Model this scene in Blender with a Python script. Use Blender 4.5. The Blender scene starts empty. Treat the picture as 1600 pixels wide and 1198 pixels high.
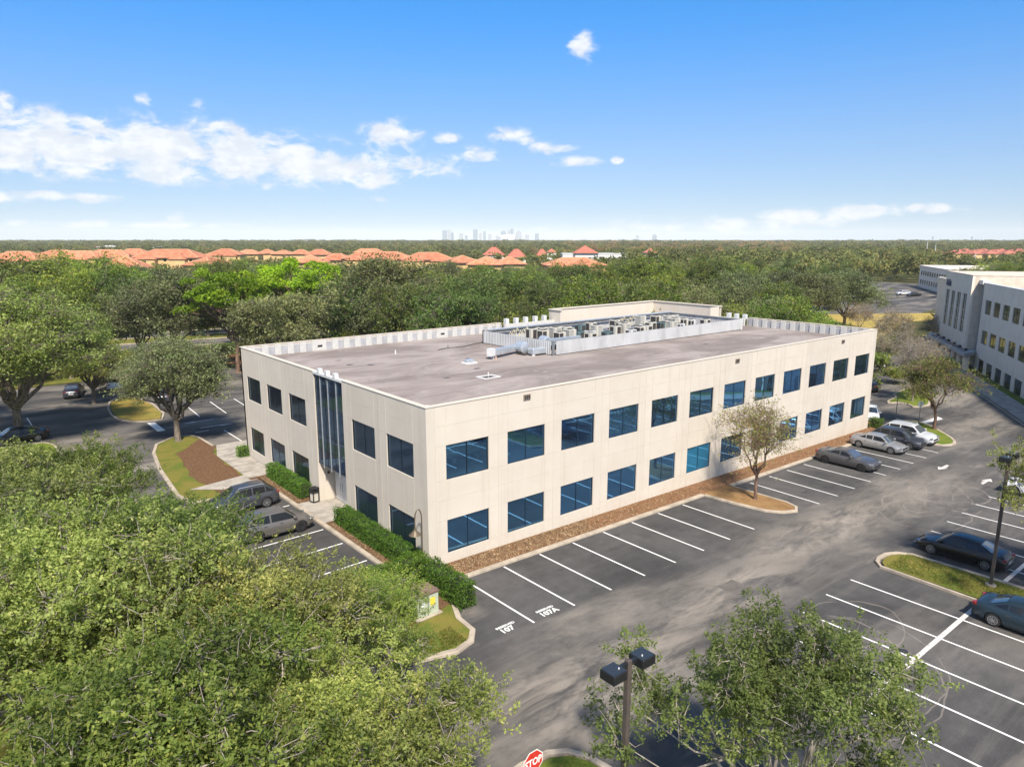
import bpy, bmesh, math, random
import numpy as np
from mathutils import Vector, Matrix

# ------------------------------------------------------------------ camera / world / sun
SC = bpy.context.scene
COL = SC.collection
CAM = Vector((-19.835, -31.322, 18.301)); YAW, PITCH, FOC = .8813, .1994, 1106.46
cd = bpy.data.cameras.new('camera'); cam = bpy.data.objects.new('camera', cd); COL.objects.link(cam)
cd.sensor_fit = 'HORIZONTAL'; cd.sensor_width = 36.0; cd.lens = 36.0*FOC/1600
cd.clip_start = .5; cd.clip_end = 60000
cam.location = CAM; cam.rotation_euler = (math.pi/2-PITCH, 0, YAW-math.pi/2)
SC.camera = cam
SUN_EL, SUN_AZ = math.radians(51), math.radians(-119)       # azimuth from +x; the sun stands behind the camera
SUN_DIR = Vector((math.cos(SUN_AZ)*math.cos(SUN_EL), math.sin(SUN_AZ)*math.cos(SUN_EL), math.sin(SUN_EL)))
sl = bpy.data.lights.new('sun', 'SUN'); sl.energy = 2.95; sl.angle = math.radians(4); sl.color = (1.0, .90, .77)
so = bpy.data.objects.new('sun', sl); COL.objects.link(so)
so.rotation_euler = (-SUN_DIR).to_track_quat('-Z', 'Y').to_euler(); so.location = (0, -60, 60)
SC.view_settings.view_transform = 'Standard'; SC.view_settings.look = 'None'
SC.view_settings.exposure = 1.42; SC.view_settings.gamma = 1; SC.view_settings.use_curve_mapping = False
SC.cycles.max_bounces = 6; SC.cycles.transparent_max_bounces = 8; SC.cycles.diffuse_bounces = 3
SC.cycles.glossy_bounces = 3; SC.cycles.transmission_bounces = 4; SC.cycles.volume_bounces = 1
SC.cycles.sample_clamp_indirect = 6; SC.cycles.caustics_reflective = False; SC.cycles.caustics_refractive = False

# ---- survey helpers (all distances in metres; the lot falls gently towards +x)
FWH = Vector((math.cos(YAW), math.sin(YAW), 0))
FW = Vector((math.cos(YAW)*math.cos(PITCH), math.sin(YAW)*math.cos(PITCH), -math.sin(PITCH)))
RT = Vector((math.sin(YAW), -math.cos(YAW), 0)); UP = RT.cross(FW)
def gz(x): return -.0187*min(max(x, 0), 60)
def ray(u, v): return FW*FOC + RT*(u-800) + UP*(599-v)
def at(u, v, D):
    return CAM + ray(u, v)*(D/FOC)
def ground(u, v):
    d = ray(u, v); z = 0
    for _ in range(25):
        t = (z-CAM.z)/d.z; z = gz(CAM.x+t*d.x)
    return CAM.x+t*d.x, CAM.y+t*d.y
def polar(u, D):
    """ground point at forward distance D under picture column u"""
    s = (u-800)/FOC*(D/math.cos(PITCH))*1.0
    p = CAM + FWH*D + RT*((u-800)/FOC*D); return p.x, p.y

# ------------------------------------------------------------------ node helpers
class X:
    def __init__(s, nt, sock): s.nt, s.s = nt, sock
    def _m(s, op, o=None, c=None, clamp=False):
        n = s.nt.nodes.new('ShaderNodeMath'); n.operation = op; n.use_clamp = clamp
        for i, v in enumerate((s, o, c)):
            if v is None: continue
            if isinstance(v, X): s.nt.links.new(v.s, n.inputs[i])
            else: n.inputs[i].default_value = v
        return X(s.nt, n.outputs[0])
    def __add__(s, o): return s._m('ADD', o)
    __radd__ = __add__
    def __sub__(s, o): return s._m('SUBTRACT', o)
    def __rsub__(s, o): return (s*-1)+o
    def __mul__(s, o): return s._m('MULTIPLY', o)
    __rmul__ = __mul__
    def __truediv__(s, o): return s._m('DIVIDE', o)
    def sqrt(s): return s._m('SQRT')
    def abs(s): return s._m('ABSOLUTE')
    def exp(s): return s._m('EXPONENT')
    def frac(s): return s._m('FRACT')
    def max(s, o): return s._m('MAXIMUM', o)
    def min(s, o): return s._m('MINIMUM', o)
    def sat(s): return s._m('ADD', 0.0, clamp=True)
    def ramp(s, a, b, lo=0.0, hi=1.0):
        n = s.nt.nodes.new('ShaderNodeMapRange'); n.interpolation_type = 'SMOOTHSTEP'
        s.nt.links.new(s.s, n.inputs[0])
        if a <= b: vals = (a, b, lo, hi)
        else: vals = (b, a, hi, lo)
        for i, v in enumerate(vals): n.inputs[i+1].default_value = v
        return X(s.nt, n.outputs[0])
class NT:
    def __init__(s, nt): s.nt = nt; s.nodes = nt.nodes; s.links = nt.links
    def new(s, t, **k):
        n = s.nodes.new(t)
        for a, b in k.items(): setattr(n, a, b)
        return n
    def set(s, inp, v):
        if isinstance(v, X): s.links.new(v.s, inp)
        elif isinstance(v, bpy.types.NodeSocket): s.links.new(v, inp)
        elif isinstance(v, (tuple, list)) and len(v) == 3 and inp.type == 'RGBA': inp.default_value = (*v, 1)
        else: inp.default_value = v
    def pos(s): return s.new('ShaderNodeNewGeometry').outputs['Position']
    def obj(s): return s.new('ShaderNodeTexCoord').outputs['Object']
    def xyz(s, v):
        n = s.new('ShaderNodeSeparateXYZ'); s.links.new(v, n.inputs[0]); return [X(s.nt, o) for o in n.outputs]
    def vec(s, x, y, z):
        n = s.new('ShaderNodeCombineXYZ')
        for i, v in enumerate((x, y, z)): s.set(n.inputs[i], v)
        return n.outputs[0]
    def noise(s, v, scale, detail=3, rough=.55, dist=0.0, stretch=None):
        if stretch:
            m = s.new('ShaderNodeMapping'); m.inputs['Scale'].default_value = stretch; s.links.new(v, m.inputs[0]); v = m.outputs[0]
        n = s.new('ShaderNodeTexNoise'); s.links.new(v, n.inputs['Vector'])
        n.inputs['Scale'].default_value = scale; n.inputs['Detail'].default_value = detail
        n.inputs['Roughness'].default_value = rough; n.inputs['Distortion'].default_value = dist
        return X(s.nt, n.outputs[0])
    def mix(s, f, a, b, mode='MIX'):
        n = s.new('ShaderNodeMix', data_type='RGBA', blend_type=mode)
        s.set(n.inputs[0], f); s.set(n.inputs[6], a); s.set(n.inputs[7], b); return n.outputs[2]
    def scale_col(s, c, f):
        n = s.new('ShaderNodeVectorMath', operation='SCALE'); s.set(n.inputs[0], c) if not isinstance(c, tuple) else setattr(n.inputs[0], 'default_value', c)
        s.set(n.inputs['Scale'], f); return n.outputs[0]
    def attr(s, name):
        n = s.new('ShaderNodeAttribute', attribute_name=name); return X(s.nt, n.outputs['Fac'])
    def rand(s):
        return X(s.nt, s.new('ShaderNodeObjectInfo').outputs['Random'])
    def bump(s, h, strength=.3, dist=.02):
        n = s.new('ShaderNodeBump'); n.inputs['Strength'].default_value = strength; n.inputs['Distance'].default_value = dist
        s.set(n.inputs['Height'], h); return n.outputs[0]
MATS = {}
def mat(name, build):
    if name in MATS: return MATS[name]
    m = bpy.data.materials.new(name); m.use_nodes = True; nt = m.node_tree
    b = nt.nodes['Principled BSDF']; t = NT(nt); build(t, b); MATS[name] = m; return m
def P(t, b, **k):
    for a, v in k.items(): t.set(b.inputs[{'col': 'Base Color', 'rough': 'Roughness', 'metal': 'Metallic', 'spec': 'Specular IOR Level', 'coat': 'Coat Weight', 'normal': 'Normal'}[a]], v)
def plain(name, col, rough=.6, metal=0, var=.08, scale=3.0, coat=0):
    def f(t, b):
        n = t.noise(t.obj(), scale, 4)
        P(t, b, col=t.scale_col(col, n.ramp(.2, .8, 1-var, 1+var)), rough=rough, metal=metal)
        if coat: P(t, b, coat=coat); b.inputs['Coat Roughness'].default_value = .05
    return mat(name, f)

# ------------------------------------------------------------------ world
def build_world():
    w = bpy.data.worlds.new('World'); SC.world = w; w.use_nodes = True
    t = NT(w.node_tree); bg = w.node_tree.nodes['Background']
    sky = t.new('ShaderNodeTexSky', sky_type='NISHITA'); sky.sun_disc = False
    sky.sun_elevation = SUN_EL; sky.sun_rotation = math.pi/2 - SUN_AZ
    sky.altitude = 0; sky.air_density = 1.0; sky.dust_density = .15; sky.ozone_density = 2.2
    d = t.new('ShaderNodeTexCoord').outputs['Generated']
    x, y, z = t.xyz(d)
    a = x*FWH.x + y*FWH.y; b = x*RT.x + y*RT.y
    az = b._m('ARCTAN2', a); el = z._m('ARCSINE')
    def ae(u, v):
        r = ray(u, v).normalized(); return math.atan2(r.dot(RT), r.dot(FWH)), math.asin(r.z)
    blobs = [(60, 225, 110, 38, 1.15), (150, 205, 50, 25, .9), (250, 235, 120, 40, 1.2), (400, 250, 130, 36, 1.15), (320, 215, 60, 26, .8), (520, 265, 110, 26, 1.05), (470, 222, 40, 16, .7),
             (610, 215, 42, 26, 1.05), (640, 262, 90, 18, .8), (700, 217, 22, 10, .75), (735, 245, 50, 15, .75), (800, 215, 34, 15, .9), (860, 232, 40, 11, .75), (895, 252, 42, 8, .8), (965, 250, 10, 6, .8),
             (911, 75, 24, 19, 1.0), (60, 308, 110, 8, .7), (160, 308, 70, 4, .5), (200, 351, 160, 6, .75), (275, 342, 14, 10, .7), (570, 311, 60, 6, .45), (228, 155, 14, 10, .75), (8, 160, 14, 12, .75), (310, 166, 14, 10, .6),
             (1150, 350, 50, 16, .85), (1235, 345, 50, 18, .8), (1350, 330, 45, 12, .9), (1010, 352, 90, 14, .5), (1300, 345, 20, 14, .7), (1450, 325, 36, 8, .6), (920, 362, 60, 10, .5), (835, 358, 40, 10, .4), (1500, 327, 50, 4, .3)]
    tot = None
    for (u, v, su, sv, wt) in blobs:
        a0, e0 = ae(u, v); sa = su/FOC; se = sv/FOC
        p = (az-a0)*(1/sa); q = (el-e0)*(1/se)
        g = ((p*p+q*q)*-1.0).exp()*wt
        tot = g if tot is None else tot.max(g)
    nv = t.vec(az*1.0, el*1.9, 0.0)
    n1 = t.noise(nv, 24, 10, .60, .35); n2 = t.noise(nv, 7, 3, .5)
    # the same sort of cloud, added outside the frame and spread up to whiten the fill
    band = el.ramp(.02, .08)*el.ramp(.8, .5)*az.abs().ramp(.78, 1.0)
    far = band*n2.ramp(.44, .56)*1.0
    dens = (tot.max(far)) + (n1-.5)*3.2*(tot.max(far)).ramp(.04, .45)
    m = dens.ramp(.20, .95)*el.ramp(-.005, .01)
    shade = t.noise(nv, 30, 7, .62).ramp(.38, .62)
    skyc = t.mix(1.0, sky.outputs[0], t.mix(el.ramp(.42, .80), t.mix(el.ramp(.05, .34), (.40, .53, .76), (.16, .70, 1.14)), (.80, .95, 1.05)), 'MULTIPLY')
    low = el.ramp(.30, .0)
    skyc = t.mix(low*.40, skyc, (2.3, 3.4, 4.8))
    cl = t.mix(shade, (4.7, 5.0, 5.5), (5.9, 6.0, 6.1))
    c = t.mix(m*.93, skyc, cl)
    t.links.new(c, bg.inputs[0]); bg.inputs[1].default_value = .064
build_world()

# ------------------------------------------------------------------ mesh helpers
def tag(o, label=None, cat=None, group=None, kind=None):
    if label: o['label'] = label
    if cat: o['category'] = cat
    if group: o['group'] = group
    if kind: o['kind'] = kind
    return o
def empty(name, loc=(0, 0, 0), rz=0, label=None, cat=None, group=None):
    o = bpy.data.objects.new(name, None); COL.objects.link(o); o.location = loc; o.rotation_euler = (0, 0, rz)
    o.empty_display_size = .3
    return tag(o, label, cat, group)
class MB:
    def __init__(s): s.v = []; s.f = []; s.mi = []; s.cur = 0
    def quad(s, *p):
        i = len(s.v); s.v += [tuple(q) for q in p]; s.f.append(tuple(range(i, i+len(p)))); s.mi.append(s.cur); return s
    def box(s, x0, x1, y0, y1, z0, z1, m=None):
        P8 = [(x0, y0, z0), (x1, y0, z0), (x1, y1, z0), (x0, y1, z0), (x0, y0, z1), (x1, y0, z1), (x1, y1, z1), (x0, y1, z1)]
        if m is not None: P8 = [tuple(m @ Vector(p)) for p in P8]
        i = len(s.v); s.v += P8
        for f in ((0, 3, 2, 1), (4, 5, 6, 7), (0, 1, 5, 4), (1, 2, 6, 5), (2, 3, 7, 6), (3, 0, 4, 7)):
            s.f.append(tuple(i+k for k in f)); s.mi.append(s.cur)
        return s
    def tube(s, pts, r, n=8, caps=True):
        pts = [Vector(p) for p in pts]; rs = r if isinstance(r, (list, tuple)) else [r]*len(pts)
        base = len(s.v); prev = None
        for k, p in enumerate(pts):
            d = (pts[min(k+1, len(pts)-1)]-pts[max(k-1, 0)]).normalized()
            a = d.orthogonal().normalized() if prev is None else (prev - d*prev.dot(d)).normalized()
            prev = a; b = d.cross(a)
            for j in range(n):
                th = 2*math.pi*j/n; s.v.append(tuple(p + (a*math.cos(th)+b*math.sin(th))*rs[k]))
        for k in range(len(pts)-1):
            for j in range(n):
                a0 = base+k*n+j; a1 = base+k*n+(j+1) % n
                s.f.append((a0, a1, a1+n, a0+n)); s.mi.append(s.cur)
        if caps:
            s.f.append(tuple(base+j for j in range(n))[::-1]); s.mi.append(s.cur)
            e = base+(len(pts)-1)*n; s.f.append(tuple(e+j for j in range(n))); s.mi.append(s.cur)
        return s
    def prism(s, poly, z0, z1):
        """poly: list of (x,y); extruded in z"""
        n = len(poly); i = len(s.v)
        s.v += [(p[0], p[1], z0) for p in poly]+[(p[0], p[1], z1) for p in poly]
        s.f.append(tuple(i+k for k in range(n))[::-1]); s.f.append(tuple(i+n+k for k in range(n))); s.mi += [s.cur]*2
        for k in range(n):
            s.f.append((i+k, i+(k+1) % n, i+n+(k+1) % n, i+n+k)); s.mi.append(s.cur)
        return s
    def mesh(s, name, mats):
        me = bpy.data.meshes.new(name); me.from_pydata(s.v, [], s.f); me.update()
        for m in (mats if isinstance(mats, (list, tuple)) else [mats]): me.materials.append(m)
        me.polygons.foreach_set('material_index', s.mi); return me
    def build(s, name, mats, parent=None, loc=None, rz=0, bevel=0, smooth=False):
        me = s.mesh(name, mats)
        if bevel:
            bm = bmesh.new(); bm.from_mesh(me)
            bmesh.ops.bevel(bm, geom=[e for e in bm.edges], offset=bevel, segments=1, affect='EDGES', profile=.6)
            bm.to_mesh(me); bm.free()
        if smooth: me.polygons.foreach_set('use_smooth', [True]*len(me.polygons))
        return link(name, me, parent, loc, rz)
def link(name, me, parent=None, loc=None, rz=0):
    o = bpy.data.objects.new(name, me); COL.objects.link(o)
    if parent is not None: o.parent = parent
    if loc is not None: o.location = loc
    if rz: o.rotation_euler = (0, 0, rz)
    return o
def kids(o): return [c for c in bpy.data.objects if c.parent is o]
def copy_tree(o, loc, rz=None, parent=None, label=None, group=None, children=None):
    c = o.copy(); COL.objects.link(c); c.parent = parent
    if loc is not None: c.location = loc
    if rz is not None: c.rotation_euler = (0, 0, rz)
    if label: c['label'] = label
    if group: c['group'] = group
    for ch in (children if children is not None else list(o.children)):
        copy_tree(ch, None, None, c)
    return c
def nmesh(name, V, F, mats, tint=None, smooth=False):
    """V (n,3) float array, F (m,k) int array"""
    me = bpy.data.meshes.new(name); k = F.shape[1]
    me.vertices.add(len(V)); me.vertices.foreach_set('co', V.astype(np.float32).ravel())
    me.loops.add(F.size); me.loops.foreach_set('vertex_index', F.astype(np.int32).ravel())
    me.polygons.add(len(F)); me.polygons.foreach_set('loop_start', np.arange(0, F.size, k, dtype=np.int32))
    me.polygons.foreach_set('loop_total', np.full(len(F), k, dtype=np.int32))
    if tint is not None:
        a = me.attributes.new('tint', 'FLOAT', 'FACE'); a.data.foreach_set('value', tint.astype(np.float32))
    me.update(calc_edges=True)
    if smooth: me.polygons.foreach_set('use_smooth', [True]*len(F))
    for m in (mats if isinstance(mats, (list, tuple)) else [mats]): me.materials.append(m)
    return me
def sheet(name, poly, lift, m, kind='structure', label=None, step=None, relief=None):
    """a ground-hugging sheet; follows the slope of the lot"""
    bm = bmesh.new(); f = bm.faces.new([bm.verts.new((p[0], p[1], 0)) for p in poly])
    cuts = [0, 60]
    xs = [p[0] for p in poly]; ys = [p[1] for p in poly]
    if step:
        k = min(xs)+step
        while k < max(xs): cuts.append(k); k += step
    for c in cuts:
        if min(xs) < c < max(xs):
            bmesh.ops.bisect_plane(bm, geom=bm.verts[:]+bm.edges[:]+bm.faces[:], plane_co=(c, 0, 0), plane_no=(1, 0, 0))
    if step:
        k = min(ys)+step
        while k < max(ys):
            bmesh.ops.bisect_plane(bm, geom=bm.verts[:]+bm.edges[:]+bm.faces[:], plane_co=(0, k, 0), plane_no=(0, 1, 0)); k += step
    bmesh.ops.triangulate(bm, faces=bm.faces[:])
    for v in bm.verts:
        v.co.z = gz(v.co.x)+lift+(relief(v.co.x, v.co.y) if relief else 0)
    bmesh.ops.recalc_face_normals(bm, faces=bm.faces[:])
    me = bpy.data.meshes.new(name); bm.to_mesh(me); bm.free()
    if len(me.polygons) and sum(p.normal.z*p.area for p in me.polygons) < 0: me.flip_normals()
    me.materials.append(m); o = link(name, me)
    return tag(o, label=label, kind=kind)
def chaikin(pts, n=2, closed=True):
    for _ in range(n):
        q = []; L = len(pts)
        rng = range(L) if closed else range(L-1)
        if not closed: q.append(pts[0])
        for i in rng:
            a = pts[i]; b = pts[(i+1) % L]
            q.append((a[0]*.75+b[0]*.25, a[1]*.75+b[1]*.25)); q.append((a[0]*.25+b[0]*.75, a[1]*.25+b[1]*.75))
        if not closed: q.append(pts[-1])
        pts = q
    return pts
def rough(poly, amp=.28, step=.9, seed=3):
    r = random.Random(seed); q = []
    for a, b in zip(poly, poly[1:]+poly[:1]):
        a = Vector(a); b = Vector(b); n = max(1, int((b-a).length/step)); nn = (b-a).normalized(); nn = Vector((-nn.y, nn.x))
        for k in range(n): p = a.lerp(b, k/n)+nn*(r.uniform(0, amp) if k else 0); q.append((p.x, p.y))
    return q
def kerb(name, pts, m, closed=True, w=.17, h=.14, parent=None):
    """concrete kerb: follows a polyline, inner side to the left of travel"""
    L = len(pts); V = []; F = []
    P2 = [Vector((p[0], p[1])) for p in pts]
    dense = []
    segs = L if closed else L-1
    for i in range(segs):
        a = P2[i]; b = P2[(i+1) % L]; n = max(1, int((b-a).length/4))
        for k in range(n): dense.append(a.lerp(b, k/n))
    if not closed: dense.append(P2[-1])
    n = len(dense)
    for i, p in enumerate(dense):
        a = dense[(i-1) % n] if (closed or i > 0) else p; b = dense[(i+1) % n] if (closed or i < n-1) else p
        d = (b-a).normalized(); nrm = Vector((-d.y, d.x))
        prof = [(-.02, -.05), (0.0, h*.8), (.035, h), (w, h), (w, -.05)]
        for (o, z) in prof:
            q = p+nrm*o; V.append((q.x, q.y, gz(q.x)+z))
    for i in range(n if closed else n-1):
        j = (i+1) % n
        for k in range(4): F.append((i*5+k, j*5+k, j*5+k+1, i*5+k+1))
    if not closed:
        F.append((0, 1, 2, 3, 4)); F.append(tuple((n-1)*5+k for k in range(5))[::-1])
    me = bpy.data.meshes.new(name); me.from_pydata(V, [], F); me.update(); me.materials.append(m)
    return tag(link(name, me), kind='structure')
def text_mesh(name, s, size, m, extrude=0.0, bold=0.0, align='CENTER'):
    c = bpy.data.curves.new(name, 'FONT'); c.body = s; c.size = size; c.extrude = extrude; c.offset = bold
    c.align_x = align; c.align_y = 'CENTER'; c.resolution_u = 2
    o = bpy.data.objects.new(name, c); COL.objects.link(o)
    dg = bpy.context.evaluated_depsgraph_get(); me = bpy.data.meshes.new_from_object(o.evaluated_get(dg))
    bpy.data.objects.remove(o); me.materials.clear(); me.materials.append(m); me.name = name
    return me

# ------------------------------------------------------------------ materials
def m_asphalt(t, b):
    p = t.pos(); x, y, z = t.xyz(p)
    fine = t.noise(p, 22, 3, .7); mid = t.noise(p, 1.3, 5, .6); big = t.noise(p, .11, 4, .6, .6)
    bay = ((y.ramp(-8.2, -7.2)*y.ramp(-1.0, -1.8))*x.ramp(-.8, .3)*x.ramp(56, 52)).max(y.ramp(-14.4, -15.6)*x.ramp(5, 11)*.6)
    bay = bay.max(x.ramp(-8.5, -7.2)*x.ramp(-1.0, -1.8)*y.ramp(0, 2)*y.ramp(20, 17))
    dust = t.noise(p, .22, 7, .66, .35, stretch=(.30, 1.0, 1.0)).ramp(.44, .70)*(1-bay*.93)
    streak = t.noise(p, .8, 6, .7, .5, stretch=(.12, 1.5, 1)).ramp(.48, .70)*(1-bay*.75)
    # the sandy patch where cars turn, and the worn lane
    def spot(cx, cy, rx, ry): return (((x-cx)*(1/rx))*((x-cx)*(1/rx))+((y-cy)*(1/ry))*((y-cy)*(1/ry)))._m('MULTIPLY', -1.0).exp()
    wob = t.noise(p, .6, 8, .7, .5, stretch=(.35, 1, 1)).ramp(.34, .64)
    sp = (spot(1.0, -13.2, 7.5, 2.8)*1.25).max(spot(-3.0, -11.5, 3.5, 1.5)).max(spot(24, -10.6, 10, 2.2)*1.25).max(spot(38, -11.5, 11, 2.6)*.75).max(spot(66, -6, 14, 3.0)*.8).max(spot(-11, 40, 4.5, 10)*.8).max(spot(11, -11.6, 9, 2.2)*1.1)
    dust = dust.max(sp*wob*1.15)
    # tyre scuffs: arcs of pale rubber dust
    rings = None
    rr = random.Random(5)
    arcs = [(36+rr.uniform(-3.5, 3.5), -13.4+rr.uniform(-1.4, 1.4), rr.uniform(.9, 3.6)) for _ in range(13)]
    arcs += [(11+rr.uniform(-2.5, 2.5), -19+rr.uniform(-2, 2), rr.uniform(1.5, 6)) for _ in range(8)]
    wv = t.noise(p, .35, 2, .5)
    for (cx, cy, r) in arcs:
        dx = x-cx; dy = (y-cy)*1.35
        d = ((dx*dx+dy*dy).sqrt()+(wv-.5)*1.6-r).abs().ramp(.075, .01)
        rings = d if rings is None else rings.max(d)
    rings = rings*t.noise(p, .45, 3, .6).ramp(.38, .54)
    dark = t.mix(big.ramp(.35, .65), (.042, .042, .0425), (.078, .076, .075))
    dark = t.scale_col(dark, fine.ramp(.25, .75, .78, 1.22)); dark = t.scale_col(dark, mid.ramp(.3, .7, .88, 1.12))
    c = t.mix(dust*.62, dark, (.32, .285, .24)); c = t.mix(streak*.40, c, (.185, .17, .152)); c = t.mix(rings*.42, c, (.30, .26, .22))
    stain = t.noise(p, .9, 3, .5).ramp(.66, .74)*bay
    c = t.mix(stain*.4, c, (.02, .02, .021))
    P(t, b, col=c, rough=.88, spec=.25, normal=t.bump(fine, .35, .01))
ASPH = mat('asphalt', m_asphalt)
def m_conc(base):
    def f(t, b):
        p = t.pos(); n = t.noise(p, 1.1, 6, .65); f2 = t.noise(p, 25, 2, .6)
        c = t.mix(n.ramp(.35, .7), tuple(v*1.08 for v in base), tuple(v*.72 for v in base))
        P(t, b, col=t.scale_col(c, f2.ramp(.3, .7, .92, 1.06)), rough=.9, spec=.2)
    return f
KERB = mat('kerb_concrete', m_conc((.40, .345, .275))); WALK = mat('walk_concrete', m_conc((.36, .33, .285)))
def m_paint(t, b):
    p = t.pos(); n = t.noise(p, 9, 4, .7); c = t.mix(n.ramp(.62, .76), (.74, .74, .72), (.30, .30, .29))
    P(t, b, col=c, rough=.75)
PAINT = mat('road_paint', m_paint)
def m_oldpaint(t, b):
    p = t.pos(); n = t.noise(p, 5, 4, .7); c = t.mix(n.ramp(.5, .72), (.62, .58, .54), (.24, .22, .21)); P(t, b, col=c, rough=.8)
OLDPAINT = mat('worn_road_paint', m_oldpaint)
def m_grass(c1, c2, c3, sc=.35):
    def f(t, b):
        p = t.pos(); n = t.noise(p, sc, 5, .6, .5); m = t.noise(p, 5, 4, .7); g = t.noise(p, 30, 2, .7)
        c = t.mix(n.ramp(.38, .6), c1, c2); c = t.mix(m.ramp(.52, .72), c, c3)
        P(t, b, col=t.scale_col(c, g.ramp(.25, .75, .65, 1.3)), rough=.95, spec=.1, normal=t.bump(g, .5, .03))
    return f
GRASS = mat('lawn_grass', m_grass((.10, .135, .022), (.17, .155, .035), (.20, .135, .05), .5))
GREENLAWN = mat('green_lawn', m_grass((.10, .155, .02), (.15, .18, .03), (.17, .15, .045), .6))
FIELD = mat('dry_field_grass', m_grass((.30, .235, .06), (.40, .30, .09), (.22, .20, .05), .09))
TERR = mat('far_ground', m_grass((.055, .07, .022), (.075, .075, .028), (.09, .075, .035), .02))
def m_mulch(c1, c2):
    def f(t, b):
        p = t.pos(); n = t.noise(p, 14, 4, .75); m = t.noise(p, .8, 3); v = t.noise(p, 45, 2, .8)
        c = t.mix(n.ramp(.38, .62), c1, c2)
        P(t, b, col=t.scale_col(c, v.ramp(.3, .7, .55, 1.4)), rough=.95, spec=.1, normal=t.bump(n, .8, .04))
    return f
MULCH = mat('pine_bark_mulch', m_mulch((.135, .068, .034), (.28, .155, .085)))
DARKMULCH = mat('dark_mulch', m_mulch((.085, .042, .026), (.19, .115, .06)))
def m_stucco(t, b):
    p = t.pos(); x, y, z = t.xyz(p); n = t.noise(p, .55, 5, .6)
    run = t.noise(p, 1.0, 4, .6, stretch=(2.2, 2.2, .10)).ramp(.52, .78); low = z.ramp(1.6, -.8)*t.noise(p, 3, 3).ramp(.35, .7)
    c = t.mix(n.ramp(.3, .7), (.585, .54, .47), (.55, .50, .43)); fs = t.noise(p, 1.0, 5, .7, stretch=(7, 7, .22)).ramp(.55, .8)*t.noise(p, .5, 2).ramp(.4, .6); c = t.mix(run*.30, c, (.43, .365, .29)); c = t.mix(fs*.22, c, (.36, .31, .25)); c = t.mix(low*.22, c, (.38, .30, .21))
    P(t, b, col=t.scale_col(c, t.rand().ramp(0, 1, .965, 1.03)), rough=.85, spec=.25, normal=t.bump(t.noise(p, 30, 2, .6), .12, .01))
STUCCO = mat('cream_painted_concrete', m_stucco)
def m_coating(t, b):
    p = t.pos(); n = t.noise(p, 1.2, 4); P(t, b, col=t.mix(n.ramp(.3, .7), (.60, .53, .44), (.50, .43, .35)), rough=.8)
TANPANEL = mat('tan_panel', m_coating)
def m_roof(t, b):
    p = t.pos(); x, y, z = t.xyz(p)
    n = t.noise(p, .22, 6, .65, .8, stretch=(.5, 1, 1)); s = t.noise(p, .9, 5, .7, .6, stretch=(.3, 1.6, 1)); g = t.noise(p, 20, 2, .7)
    c = t.mix(n.ramp(.36, .64), (.195, .165, .150), (.315, .275, .255)); c = t.mix(s.ramp(.5, .75)*.45, c, (.12, .098, .088))
    white = t.noise(p, .35, 6, .7, 1.2).ramp(.58, .72)*.5; c = t.mix(white, c, (.38, .355, .335))
    seam = (y*(1/.98)).frac(); sm = seam.ramp(.035, .0).max(seam.ramp(.965, 1.0)); jx = ((x+(y*(1/.98))._m('FLOOR')*3.7)*(1/9.5)).frac().ramp(.006, .0)
    c = t.mix(sm.max(jx)*.42, c, (.06, .05, .048))
    P(t, b, col=t.scale_col(c, g.ramp(.25, .75, .82, 1.18)), rough=.92, spec=.2)
ROOF = mat('bitumen_roof_membrane', m_roof)
def glassy(name, tint, inner, rough=.02, wav=.012):
    def f(t, b):
        p = t.pos(); n = t.noise(p, .9, 2, .5)
        P(t, b, col=tint, rough=rough, metal=1.0, normal=t.bump(n, wav*10, .02))
        d = t.new('ShaderNodeBsdfPrincipled'); t.set(d.inputs['Base Color'], t.scale_col(inner, t.rand().ramp(.45, 1.0, .6, 3.2))); d.inputs['Roughness'].default_value = .5
        mx = t.new('ShaderNodeMixShader'); mx.inputs[0].default_value = .5
        t.links.new(b.outputs[0], mx.inputs[1]); t.links.new(d.outputs[0], mx.inputs[2])
        t.links.new(mx.outputs[0], t.nodes['Material Output'].inputs[0])
    return mat(name, f)
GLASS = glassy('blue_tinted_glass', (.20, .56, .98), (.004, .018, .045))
CGLASS = glassy('curtain_and_dimmed_window_glass', (.09, .20, .34), (.004, .010, .022))
BLINDGLASS = glassy('glass_before_blinds', (.16, .50, .85), (.01, .11, .20))
DKGLASS = glassy('dark_window_glass', (.22, .32, .34), (.008, .012, .014))
CARGLASS = glassy('car_side_glass', (.05, .06, .065), (.006, .007, .008), .05, 0); CARSCREEN = glassy('car_windscreen_glass', (.42, .46, .47), (.03, .035, .04), .05, 0)
WHITE = plain('white_painted_metal', (.60, .61, .61), .5, var=.06)
GALV = plain('galvanised_duct', (.52, .57, .62), .38, .55, .12)
def m_screen(t, b):
    p = t.pos(); n = t.noise(p, .8, 4, .6, stretch=(1, 1, .4)); P(t, b, col=t.mix(n.ramp(.4, .75), (.47, .485, .50), (.36, .37, .385)), rough=.5)
SCREEN = mat('white_ribbed_metal', m_screen)
GREYMETAL = plain('grey_metal', (.20, .215, .23), .45, .3); DARKMETAL = plain('dark_bronze_metal', (.018, .019, .022), .45, .2)
BLACK = plain('black_rubber', (.012, .012, .013), .8); COIL = plain('condenser_coil', (.055, .05, .048), .7, .2, .3, 20)
BEIGE = plain('beige_condenser_metal', (.52, .50, .44), .55, 0, .08); SEAL = plain('dark_sealant', (.03, .03, .035), .6)
LAMPTOP = plain('lamp_grey_top', (.035, .045, .055), .35, .3); RIM = plain('alloy_rim', (.45, .46, .47), .3, .8); DKRIM = plain('dark_alloy_rim', (.06, .06, .065), .3, .7)
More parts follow.
